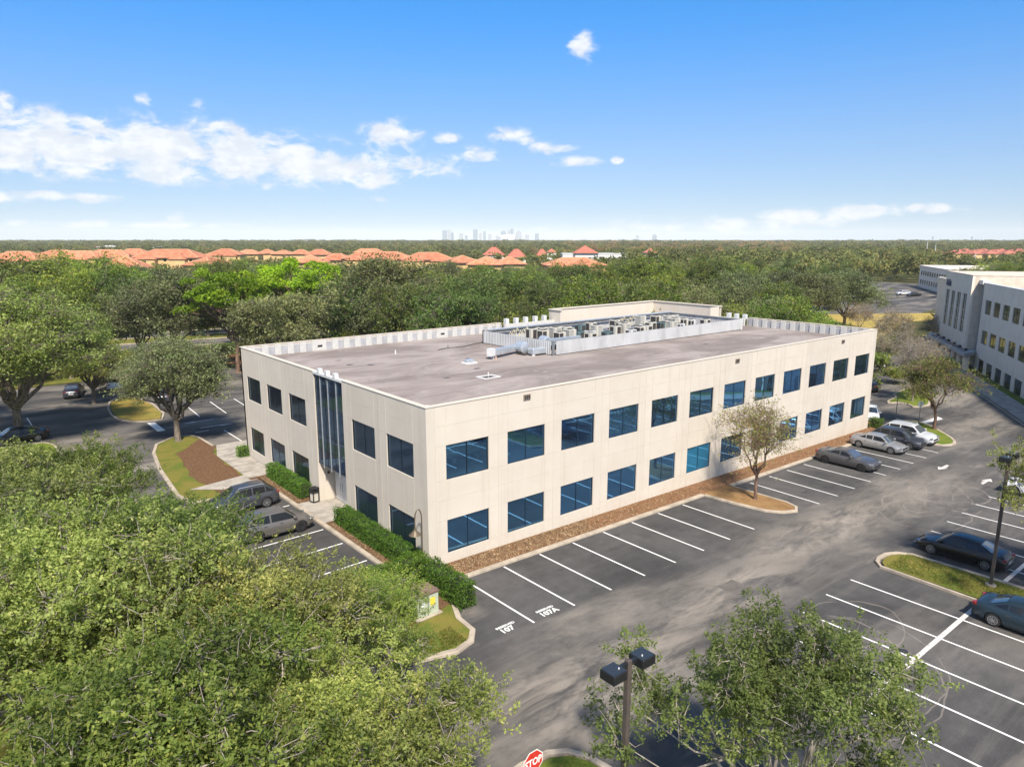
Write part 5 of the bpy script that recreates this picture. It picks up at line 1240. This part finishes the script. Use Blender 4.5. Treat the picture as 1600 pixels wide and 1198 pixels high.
# roof deck, plant
MB().box(-29, 50, -40, -.3, 12.3, 12.45).build('roof', mat('pale_roof', m_conc((.42, .42, .41))), ob)
MB().box(-28.6, xe+1, -.4, .05, 13.1, 13.2).build('coping', WHITE, ob)
for i, (x, y, w, d, h) in enumerate(((2, -12, 14, 6, 1.8), (22, -13, 10, 6, 2.3), (30, -24, 12, 8, 2.2), (-12, -10, 8, 5, 1.6))):
    o = MB().box(0, w, -d, 0, 0, h).build('rooftop_plant', SCREEN, None, tuple(ob.location+TT*x+TN*y+Vector((0, 0, 12.46))), A315); tag(o, ['long white plant box on the near roof of the neighbouring office', 'pale plant enclosure beside the entrance tower roof', 'plant enclosure at the back of the neighbouring roof', 'white plant box at the right edge of the neighbouring roof'][i], 'roof plant')
me = text_mesh('sign_lettering', 'dalalz', 1.5, plain('blue_lettering', (.035, .05, .12), .5), extrude=.05, bold=.03)
s = link('sign_lettering', me, ob); s.rotation_euler = (math.pi/2, 0, math.pi); s.location = (33.4, TO+.06, 12.3)
for yy in (1.7,): pass
# second pale building farther behind
def second():
    x, y = at(1438, 430, 300).x, at(1438, 430, 300).y
    t = empty('low_office', (x, y, -1.12), A315, 'low pale office building behind the entrance tower, with small windows', 'building')
    MB().box(-75, 0, -26, 0, 0, 9.3).build('wall', OW, t) if False else None
    m = MB(); m.box(-70, 2, -24, 0, 0, 8.6); m.build('wall', OW, t); MB().box(-70.3, 2.3, -24.3, .3, 8.6, 9.1).build('coping', OW, t)
    for k in range(12):
        for z in (1.6, 5.2): MB().box(-3.6-4*k, -1.6-4*k, .02, .08, z, z+1.7).build('window', DKGLASS, t)
second()

# ------------------------------------------------------------------ street furniture
def light_pole(x, y, h, label, heads, bake=.0):
    t = empty('lamp_post', (x, y, gz(x)+.1), 0, label, 'lamp post')
    MB().tube([(0, 0, 0), (0, 0, .12)], .26, 14).build('base', KERB, t)
    MB().box(-.075, .075, -.075, .075, .12, h+.15).build('pole', WOODPOLE, t, bevel=.01)
    for s in heads:
        a = MB().box(min(s*.07, s*.32), max(s*.07, s*.32), -.05, .05, h-.02, h+.1).build('arm', DARKMETAL, t)
        hd = MB().box(min(s*.30, s*.80), max(s*.30, s*.80), -.25, .25, h-.16, h+.10).build('lamp_head', DARKMETAL, t, bevel=.012)
        MB().box(min(s*.32, s*.78), max(s*.32, s*.78), -.23, .23, h+.102, h+.112).build('lamp_lid', LAMPTOP, hd); MB().tube([(s*.45, -.08, h+.112), (s*.45, -.08, h+.15)], .02, 6).build('photocell', WHITE, hd)
        MB().box(min(s*.36, s*.74), max(s*.36, s*.74), -.19, .19, h-.172, h-.162).build('lens', HEADLENS, hd)
    return t
light_pole(-7.02, -20.5, 7.45, 'lamp post with two black box heads at the bottom of the photo', (-1, 1))
light_pole(23.4, -20.3, 7.4, 'tall dark lamp post on the long grass island between the parked cars', (-1, 1))
# stop sign
st = empty('stop_sign', (-7.39, -17.2, .1), 0, 'red octagonal stop sign at the bottom edge of the photo', 'sign')
oc = [(.41*math.cos(math.pi/8+k*math.pi/4), .41*math.sin(math.pi/8+k*math.pi/4)) for k in range(8)]
mb = MB(); mb.prism(oc, -.004, .004); fo = mb.build('plate', SIGNWHITE, st); fo.rotation_euler = (math.pi/2, 0, 0); fo.location = (0, -.04, 2.7)
f2 = MB().prism([(p[0]*.93, p[1]*.93) for p in oc], .0045, .0055).build('sign_face', REDSIGN, fo)
sx = link('lettering', text_mesh('lettering', 'STOP', .34, SIGNWHITE, bold=.012), fo, (0, 0, .0075)); sx.scale = (.82, 1, 1)
MB().box(-.03, .03, -.03, .02, 0, 3.0).build('post', GREYMETAL, st)
# gooseneck wall-corner lamp
gl = empty('gooseneck_lamp', (-.35, .12, .1), 0, 'bronze gooseneck lamp post standing before the wall near the building corner', 'lamp')
BRZ = plain('bronze', (.13, .10, .065), .5, .3)
pts = [(0, 0, 0), (0, 0, 3.1)]+[(-.22+.22*math.cos(a), 0, 3.1+.62*math.sin(a)+.1) for a in np.linspace(.1, math.pi, 9)]+[(-.44, 0, 2.75)]
MB().tube(pts, .035, 8).build('pole', BRZ, gl); MB().tube([(-.44, 0, 2.8), (-.44, 0, 2.66), (-.44, 0, 2.5), (-.44, 0, 2.4)], [.05, .09, .24, .34], 14).build('lamp_shade', BRZ, gl); MB().tube([(0, 0, 0), (0, 0, .3)], [.09, .05], 8).build('base', BRZ, gl)
# litter bin
bn = empty('litter_bin', (-.35, 14.35, .13), .2, 'black litter bin with pale mesh side panels beside the entrance', 'bin')
MB().box(-.24, .24, -.24, .24, 0, .08).build('base', BLACK, bn); MB().box(-.20, .20, -.20, .20, .08, .7).build('bin_body', BEIGE, bn)
m = MB()
for a in (-1, 1):
    for b_ in (-1, 1): m.box(a*.22-.03, a*.22+.03, b_*.22-.03, b_*.22+.03, .08, 1.0)
m.build('frame', BLACK, bn); MB().box(-.26, .26, -.26, .26, .7, .8).build('rim', BLACK, bn); MB().box(-.27, .27, -.27, .27, .98, 1.06).build('lid', BLACK, bn, bevel=.02)
# utility cabinet
uc = empty('utility_cabinet', (-2.7, -3.55, .12), .05, 'pale green utility cabinet with a rusty lid inside the corner hedge', 'cabinet')
PG = plain('pale_green_paint', (.42, .47, .36), .6, 0, .15, 3); RUST = plain('rusty_lid', (.17, .11, .085), .8, 0, .35, 3)
MB().box(-.62, .62, -.5, .5, .06, 1.15).build('cabinet_body', PG, uc, bevel=.015); MB().box(-.66, .66, -.54, .54, 1.15, 1.26).build('lid', RUST, uc, bevel=.015); MB().box(-.75, .75, -.65, .65, 0, .06).build('pad', KERB, uc)
MB().box(-.03, .0, -.515, -.501, .1, 1.1).build('door_seam', SEAL, uc); MB().box(.12, .4, -.512, -.5015, .55, .95).build('warning_label', plain('yellow_label', (.75, .6, .06), .5), uc); MB().box(-.4, -.25, -.512, -.5015, .6, .8).build('notice_label', SIGNWHITE, uc)
# thin posts by the far corner
for i, (u, v, h, lab) in enumerate(((1399, 657, 2.6, 'thin dark pole behind the white sedan'), (1435, 664, 2.5, 'grey-backed road sign on a thin post by the end island'))):
    x, y = ground(u, v); t = empty('sign_post' if i else 'thin_pole', (x, y, gz(x)), 0, lab, 'sign' if i else 'pole')
    MB().tube([(0, 0, 0), (0, 0, h+ (0 if i else .4))], .04, 6).build('post', GREYMETAL, t)
    if i: q = MB().prism([(.36*math.cos(math.pi/8+k*math.pi/4), .36*math.sin(math.pi/8+k*math.pi/4)) for k in range(8)], -.006, .006).build('plate', GALV, t); q.rotation_euler = (math.pi/2, 0, -.6); q.location = (0, 0, h-.2)
for i, (u, v) in enumerate(((1458, 586), (1428, 598))): pass

# ------------------------------------------------------------------ vehicles
def paint(name, c, metal=.5, rough=.28):
    return mat(name, lambda t, b: (P(t, b, col=c, metal=metal, rough=rough, coat=.22), setattr(b.inputs['Coat Roughness'], 'default_value', .04)))
KIND = {
 'sedan': dict(L=4.8, W=1.84, zr=1.44, top=[(-2.4, .72), (-2.34, .95), (-2.1, 1.04), (-1.6, 1.03), (-1.0, 1.0), (0, .96), (.95, .93), (1.5, .87), (2.0, .77), (2.3, .66), (2.4, .52)], cab=(1.28, .50, -.95, -1.75), bott=.2),
 'coupe': dict(L=5.0, W=1.92, zr=1.43, top=[(-2.5, .80), (-2.42, 1.02), (-2.1, 1.08), (-1.5, 1.07), (-.9, 1.05), (0, .99), (.8, .98), (1.5, .95), (2.1, .88), (2.42, .78), (2.5, .60)], cab=(.95, .18, -.85, -1.75), bott=.2),
 'suv': dict(L=4.95, W=1.98, zr=1.70, top=[(-2.45, .8), (-2.42, 1.05), (-2.2, 1.14), (-1.6, 1.14), (-1.0, 1.13), (0, 1.11), (1.0, 1.09), (1.6, 1.04), (2.1, .95), (2.38, .8), (2.45, .6)], cab=(1.35, .60, -1.65, -2.38), bott=.26),
 'crossover': dict(L=4.65, W=1.88, zr=1.62, top=[(-2.32, .75), (-2.3, 1.0), (-2.1, 1.10), (-1.6, 1.09), (-1.0, 1.07), (0, 1.04), (1.0, 1.02), (1.5, .97), (2.0, .88), (2.25, .74), (2.32, .55)], cab=(1.3, .55, -1.45, -2.15), bott=.24),
 'pickup': dict(L=5.6, W=2.0, zr=1.86, top=[(-2.8, 1.0), (-2.78, 1.12), (-2.4, 1.14), (-1.6, 1.14), (-1.0, 1.14), (0, 1.13), (1.0, 1.13), (1.7, 1.1), (2.4, 1.02), (2.7, .9), (2.8, .7)], cab=(1.35, .75, -.75, -1.0), bott=.35),
}
def lerp_tab(tab, x):
    for (a, va), (b_, vb) in zip(tab, tab[1:]):
        if a <= x <= b_:
            t_ = (x-a)/(b_-a); return va+(vb-va)*t_
    return tab[0][1] if x < tab[0][0] else tab[-1][1]
PROT = {}
def car_parts(kind):
    if kind in PROT: return PROT[kind]
    K = KIND[kind]; Lc, Wc = K['L'], K['W']; hw = Wc/2; xf = Lc/2; wr = .34 if kind not in ('suv', 'pickup', 'crossover') else .375
    def hwid(x):
        a = abs(x)/xf; return hw*(1-.20*max(0, (a-.72)/.28)**2.2)
    xs = sorted(set([round(v, 3) for v in np.linspace(-xf+.02, xf-.02, 27)]+[-xf, xf]))
    V = []; F = []; n = 15
    for x in xs:
        w = hwid(x); zt = lerp_tab(K['top'], x); zb = K['bott']+(.12*max(0, (abs(x)/xf-.86)/.14)); h = zt-zb
        half = [(.0, zb), (.78, zb), (.95, zb+.06), (1.0, zb+h*.35), (.995, zb+h*.62), (.955, zb+h*.86), (.88, zt-.015), (.0, zt+.035)]
        ring = [(-a*w, z) for a, z in half[1:-1]][::1]
        sec = [(0, zb)]+[(a*w, z) for a, z in half[1:-1]]+[(.45*w, zt+.026), (0, half[-1][1])]
        full = sec+[(-a, z) for a, z in sec[1:-1]][::-1]
        n = len(full)
        V += [(x, a, z) for a, z in full]
    for i in range(len(xs)-1):
        for j in range(n):
            F.append((i*n+j, i*n+(j+1) % n, (i+1)*n+(j+1) % n, (i+1)*n+j))
    F.append(tuple(range(n))[::-1]); F.append(tuple((len(xs)-1)*n+j for j in range(n)))
    me = bpy.data.meshes.new(kind+'_body'); me.from_pydata(V, [], F); me.update()
    bm = bmesh.new(); bm.from_mesh(me); bmesh.ops.recalc_face_normals(bm, faces=bm.faces[:]); bm.to_mesh(me); bm.free()
    # cut the wheel arches
    wx = (xf-.92, -(xf-.98)) if kind != 'pickup' else (xf-1.0, -(xf-1.15))
    cut = MB()
    for x in wx:
        for s in (-1, 1): cut.tube([(x, s*(hw-.26), wr), (x, s*(hw+.2), wr)], wr+.055, 20)
    cm = cut.mesh('cut', BLACK); ob1 = bpy.data.objects.new('b', me); ob2 = bpy.data.objects.new('c', cm); COL.objects.link(ob1); COL.objects.link(ob2)
    bm = bmesh.new(); bm.from_mesh(cm); bmesh.ops.recalc_face_normals(bm, faces=bm.faces[:]); bm.to_mesh(cm); bm.free()
    md = ob1.modifiers.new('x', 'BOOLEAN'); md.object = ob2; md.operation = 'DIFFERENCE'; md.solver = 'EXACT'
    dg = bpy.context.evaluated_depsgraph_get(); body = bpy.data.meshes.new_from_object(ob1.evaluated_get(dg)); bpy.data.objects.remove(ob1); bpy.data.objects.remove(ob2)
    body.materials.clear(); body.materials.append(BLACK); body.polygons.foreach_set('material_index', [0]*len(body.polygons))
    body.polygons.foreach_set('use_smooth', [True]*len(body.polygons))
    try: body.set_sharp_from_angle(angle=math.radians(38))
    except Exception: pass
    # cabin
    x1, x2, x3, x4 = K['cab']; zr = K['zr']
    def zroof(x):
        if x >= x2: t_ = (x1-x)/(x1-x2); return lerp_tab(K['top'], x1)+(zr-.02-lerp_tab(K['top'], x1))*t_
        if x <= x3: t_ = (x-x4)/(x3-x4); return lerp_tab(K['top'], x4)+(zr-.04-lerp_tab(K['top'], x4))*t_
        m_ = (x-x3)/(x2-x3); return zr-.04+.02*m_+.04*math.sin(math.pi*m_)
    def zb_(x): return lerp_tab(K['top'], x)-.02
    def yb(x): return hwid(x)*.875
    def yt(x):
        z = zroof(x); f = max(0, min(1, (z-zb_(x))/(zr-zb_(x)))); return yb(x)*(1-.26*f)
    cx = [x1]+[x1+(x2-x1)*k/4 for k in (1, 2, 3)]+list(np.linspace(x2, x3, 9))+[x3+(x4-x3)*k/4 for k in (1, 2, 3)]+[x4]
    V = []; F = []
    for x in cx:
        b0, t0, zt = yb(x), yt(x), zroof(x); sec = [(b0, zb_(x)-.03), (t0+.015, zt-.05 if zt-.05 > zb_(x) else zb_(x)), (t0*.9, zt), (t0*.5, zt+.025), (0, zt+.032)]
        full = sec+[(-a, z) for a, z in sec[:-1]][::-1]; V += [(x, a, z) for a, z in full]
    n = 9
    for i in range(len(cx)-1):
        for j in range(n-1): F.append((i*n+j, (i+1)*n+j, (i+1)*n+j+1, i*n+j+1))
    cab = bpy.data.meshes.new(kind+'_cabin'); cab.from_pydata(V, [], F); cab.update(); bm = bmesh.new(); bm.from_mesh(cab); bmesh.ops.recalc_face_normals(bm, faces=bm.faces[:]); bm.to_mesh(cab); bm.free()
    cab.polygons.foreach_set('use_smooth', [True]*len(cab.polygons)); cab.materials.append(BLACK)
    try: cab.set_sharp_from_angle(angle=math.radians(40))
    except Exception: pass
    def sidewin(xa, xb, s):
        mb = MB(); xx = np.linspace(xa, xb, 7)
        for a, b_ in zip(xx, xx[1:]):
            q = []
            for x in (a, b_):
                z0 = zb_(x)+.05; zt = zroof(x)-.095
                if zt < z0+.01: zt = z0+.01
                f = lambda z: yb(x)+(yt(x)+.015-yb(x))*(z-zb_(x)+.03)/max(.05, (zroof(x)-.05-zb_(x)+.03))
                q.append(((x, s*(f(z0)+.012), z0), (x, s*(f(zt)+.012), zt)))
            P_ = [q[0][0], q[1][0], q[1][1], q[0][1]]
            mb.quad(*(P_ if s < 0 else P_[::-1]))
        return mb.mesh('side_window', CARGLASS)
    def endwin(xa, xb):
        mb = MB(); xx = np.linspace(xa, xb, 4)
        for a, b_ in zip(xx, xx[1:]):
            for (fa, fb) in ((-.88, -.45), (-.45, 0), (0, .45), (.45, .88)):
                cr = lambda f: .0 if abs(f) > .8 else (.025 if abs(f) > .2 else .032)
                g = lambda x, f: (x+(.008 if x > 0 else -.008), yt(x)*f, zroof(x)+cr(f)+.014)
                mb.quad(g(a, fa), g(b_, fa), g(b_, fb), g(a, fb))
        return mb.mesh('windscreen', CARSCREEN)
    m = x2+(x1-x2)*.62; r_ = x3+(x4-x3)*.66; bp = (x2+x3)/2-.02
    sw = []
    for s in (-1, 1):
        sw.append(sidewin(m, bp+.05, s)); sw.append(sidewin(bp-.05, r_ if kind in ('coupe', 'pickup') else x3+.12, s))
        if kind in ('suv', 'crossover', 'sedan'): sw.append(sidewin(x3+.04, r_, s))
    ends = [endwin(x1+(x2-x1)*.10, x1+(x2-x1)*.93), endwin(x4+(x3-x4)*.14, x4+(x3-x4)*.92)]
    ty = MB().tube([(0, -.11, 0), (0, -.085, 0), (0, .085, 0), (0, .11, 0)], [wr-.03, wr, wr, wr-.03], 24).mesh('tyre', BLACK)
    rm = MB(); rm.tube([(0, -.118, 0), (0, -.10, 0)], wr*.66, 20)
    rimd = rm.mesh('rim_disc', DKRIM)
    sp = MB()
    for k in range(5):
        a = k*2*math.pi/5; d = Vector((math.cos(a), 0, math.sin(a))); pz = d.cross(Vector((0, 1, 0)))
        for off in (-.04, .04): sp.tube([Vector((0, -.128, 0))+pz*off*.5, d*wr*.64+Vector((0, -.125, 0))+pz*off*1.6], .02, 4)
    sp.tube([(wr*.64*math.cos(a), -.122, wr*.64*math.sin(a)) for a in np.linspace(0, 2*math.pi, 21)], .016, 4, False); sp.tube([(0, -.14, 0), (0, -.11, 0)], .055, 8)
    spm = sp.mesh('rim_spokes', RIM)
    zt = lerp_tab(K['top'], xf-.25); zrr = lerp_tab(K['top'], -xf+.15)
    PROT[kind] = dict(body=body, cab=cab, sw=sw, ends=ends, tyre=ty, rimd=rimd, sp=spm, wx=wx, wr=wr, hw=hw, xf=xf, zt=zt, zrr=zrr, K=K, hwid=hwid); return PROT[kind]
def withmat(me, m):
    c = me.copy(); c.materials.clear(); c.materials.append(m); return c
def car(kind, x, y, rz, paintm, label, dark_rims=False, rails=False, name='parked_car', group=None, cat='car', spoiler=False, stripe=None, rack=False, simple=False):
    q = car_parts(kind); t = empty(name, (x, y, gz(x)+.005), rz, label, cat, group)
    xf, hw = q['xf'], q['hw']; bo = link('body', withmat(q['body'], paintm), t); link('roof', withmat(q['cab'], paintm), bo)
    for w in q['sw']: link('side_window', w, t)
    link('windscreen', q['ends'][0], t); link('rear_window', q['ends'][1], t)
    for wx in q['wx']:
        for s in (-1, 1):
            wh = link('wheel', q['tyre'], t, (wx, s*(hw-.13), q['wr'])); wh.rotation_euler = (0, 0, 0 if s < 0 else math.pi)
            r = link('rim', q['rimd'], wh)
            if not simple: sp = link('spokes', withmat(q['sp'], DKRIM if dark_rims else RIM), wh)
    MB().box(-xf+.5, xf-.5, -hw+.25, hw-.25, .17, .5).build('underbody', BLACK, t)
    K = q['K']
    for s in (-1, 1):
        zh = q['zt']-.10; m = Matrix.Translation((xf-.20, s*(q['hwid'](xf-.2)-.20), zh)) @ Matrix.Rotation(-s*.35, 4, 'Z')
        MB().box(-.16, .15, -.20, .19, -.065, .06, m).build('headlight', HEADLENS, t, bevel=.02)
        m = Matrix.Translation((-xf+.13, s*(q['hwid'](-xf+.13)-.2), q['zrr']-.12)) @ Matrix.Rotation(s*.3, 4, 'Z')
        MB().box(-.10, .10, -.20, .17, -.075, .065, m).build('taillight', REDLENS, t, bevel=.02)
        xm = K['cab'][0]-.28; MB().box(xm-.09, xm+.1, s*hw*.93 if s > 0 else s*hw*.93-.2, s*hw*.93+.2 if s > 0 else s*hw*.93, lerp_tab(K['top'], xm)+.03, lerp_tab(K['top'], xm)+.17).build('mirror', paintm, t, bevel=.03)
        if not simple:
            for xh in (.15, -.85) if kind != 'coupe' else (-.35,):
                MB().box(xh-.1, xh+.1, s*hw*.985-.012, s*hw*.985+.012, .80 if K['zr'] < 1.5 else .93, .83 if K['zr'] < 1.5 else .96).build('door_handle', CHROME, t)
            MB().box(-.9 if kind != 'coupe' else -.75, .95, s*(hw+.004)-.012, s*(hw+.004)+.002, K['bott']+.06, K['bott']+.10).build('sill_trim', BLACK, t)
        if rails: MB().tube([(K['cab'][1]-.1, s*.60, K['zr']+.0), (K['cab'][1]-.2, s*.60, K['zr']+.06), (K['cab'][2]+.2, s*.60, K['zr']+.06), (K['cab'][2]+.1, s*.60, K['zr'])], .022, 6).build('roof_rail', GALV, t)
    MB().box(xf-.07, xf+.012, -.52, .52, K['bott']+.28, K['bott']+.42).build('grille', BLACK, t, bevel=.01); MB().box(xf-.08, xf+.016, -.62, .62, K['bott']+.10, K['bott']+.2).build('lower_grille', BLACK, t)
    MB().box(-xf-.012, -xf+.02, -.26, .26, K['bott']+.34, K['bott']+.48).build('number_plate', PLATE, t); MB().box(-xf-.01, -xf+.1, -.7, .7, K['bott']+.06, K['bott']+.2).build('bumper_trim', BLACK, t)
    if spoiler: MB().box(-xf+.02, -xf+.22, -.72, .72, q['zrr']+.06, q['zrr']+.085).build('spoiler', paintm, t)
    if kind == 'pickup': MB().box(-2.65, -1.15, -.78, .78, 1.1, 1.185).build('cargo_bed', DARKMETAL, t)
    return t
GREYC = paint('grey_car_paint', (.10, .10, .105)); SILV = paint('silver_car_paint', (.34, .34, .34)); DKG = paint('slate_car_paint', (.06, .065, .08)); WSILV = paint('white_suv_paint', (.55, .56, .58), .2)
WHT = paint('white_car_paint', (.72, .73, .74), 0); BLK = paint('black_car_paint', (.005, .005, .006), .0); TEAL = paint('teal_car_paint', (.022, .042, .058), .4); CHAMP = paint('warm_grey_suv_paint', (.17, .16, .15)); GRAPH = paint('graphite_car_paint', (.075, .08, .095))
S_ = -math.pi/2
car('coupe', 39.75, -4.55, S_, GREYC, 'grey muscle coupe parked alone, nearest the slender tree', dark_rims=True)
car('sedan', 47.3, -3.85, S_, SILV, 'silver sedan nosed out, right of the grey coupe')
car('crossover', 50.3, -4.35, S_, DKG, 'dark slate hatchback between the silver sedan and the white SUV')
car('suv', 53.0-.1, -4.3, S_, WSILV, 'white SUV with roof rails parked beside the end island', rails=True)
car('sedan', 59.4, 2.3, math.pi+.42, WHT, 'white sedan beyond the far front corner of the building')
car('sedan', 26.45, -17.9, math.pi/2, BLK, 'black sedan parked beside the long grass island')
car('sedan', 19.6, -23.2, S_, TEAL, 'teal sedan cut by the right edge, tail towards the lamp post')
car('crossover', -4.55, 11.0, 0, CHAMP, 'warm grey SUV nosed in at the kerb by the entrance', dark_rims=True)
car('crossover', -4.6, 15.9+.7, math.pi, GRAPH, 'graphite hatchback with red tail lamps, second car from the entrance', rails=True)
car('sedan', -14.9, 46.4, math.pi+.25-.2, BLK, 'black sedan behind the oak trunk at the left edge')
car('suv', 42.0+1.4, -17.6, math.pi/2, WHT, 'white SUV half hidden by the oak crown at the right edge')
car('suv', 95.5, 16.6, math.pi+.3, BLK, 'dark SUV behind the far roof corner of the building', simple=True)
car('sedan', 75.6, 9.3, .3, BLK, 'black sedan seen past the far wall corner, in the marked bays', simple=True)
def far_car(kind, u, v, rz, p, lab, group=None): x, y = ground(u, v); return car(kind, x, y, YAW-math.pi/2+rz, p, lab, simple=True, name='parked_truck' if kind == 'pickup' else 'parked_car', cat='truck' if kind == 'pickup' else 'car')
far_car('pickup', 1330, 465, math.pi, WHT, 'white pickup on the far drive beyond the olive oaks')
far_car('suv', 1411, 461, math.pi, WSILV, 'pale SUV in the far parking lot, before the pinkish tree')
far_car('suv', 1357, 459, .9, BLK, 'dark car in the shade at the edge of the far lot'); far_car('sedan', 1364, 456, .9, SILV, 'silver car just right of the dark one in the far lot')
far_car('sedan', 1427, 463, math.pi, BLK, 'black car right of the pale SUV in the far lot')
for i, (x, y, p, lab) in enumerate(((-7.5, 66.5, DKG, 'slate car under the trees at the back of the left lot'), (.2, 57, GRAPH, 'graphite car behind the oak on the gold grass island'), (4.2, 58.5, SILV, 'silver car behind the oak, right of the graphite one'), (-2.6, 68, WHT, 'white car glimpsed through the left oak crown'))): car('sedan', x, y, 1.3, p, lab, simple=True)
# motorcycles near the far corner
def moto(x, y, rz, colm, lab):
    t = empty('motorcycle', (x, y, gz(x)), rz, lab, 'motorcycle')
    for xx in (-.75, .75):
        w = MB(); w.tube([(xx, -.06, .32), (xx, .06, .32)], .32, 16).build('wheel', BLACK, t); MB().tube([(xx, -.07, .32), (xx, .07, .32)], .18, 12).build('rim', RIM, t)
    MB().box(-.3, .35, -.16, .16, .3, .68).build('engine', DARKMETAL, t, bevel=.05); MB().tube([(-.1, 0, .82), (.15, 0, .92), (.5, 0, .85)], [.14, .2, .1], 10).build('tank', colm, t)
    MB().box(-.85, -.08, -.14, .14, .72, .82).build('seat', BLACK, t, bevel=.04); MB().tube([(.75, 0, .32), (.45, 0, 1.0)], .04, 6).build('fork', CHROME, t); MB().tube([(.42, -.38, 1.08), (.45, 0, 1.0), (.42, .38, 1.08)], .02, 6).build('handlebar', CHROME, t)
    MB().tube([(-.2, .2, .3), (-.9, .22, .35)], .05, 6).build('exhaust', CHROME, t); MB().tube([(.55, 0, .9), (.66, 0, .9)], .1, 10).build('headlight', HEADLENS, t); MB().box(-1.0, -.8, -.1, .1, .6, .7).build('rear_mudguard', colm, t)
moto(88.2, 12.6, 2.6, REDLENS, 'red motorcycle parked just past the far corner of the building'); moto(90.2, 14.0, 2.6, WHT, 'white motorcycle behind the red one')

# ------------------------------------------------------------------ haze
hz = MB().box(-15800, 15800, -15800, 15800, -3, 215).build('haze', [])
hm = bpy.data.materials.new('haze_air'); hm.use_nodes = True; nt = hm.node_tree
for n_ in list(nt.nodes):
    if n_.type == 'BSDF_PRINCIPLED': nt.nodes.remove(n_)
pv = nt.nodes.new('ShaderNodeVolumePrincipled'); pv.inputs['Color'].default_value = (.93, .97, 1.0, 1); pv.inputs['Density'].default_value = .00008; pv.inputs['Anisotropy'].default_value = -.25
nt.links.new(pv.outputs[0], nt.nodes['Material Output'].inputs['Volume'])
hz.data.materials.clear(); hz.data.materials.append(hm); tag(hz, 'thin pale blue air between the camera and the horizon', kind='stuff')
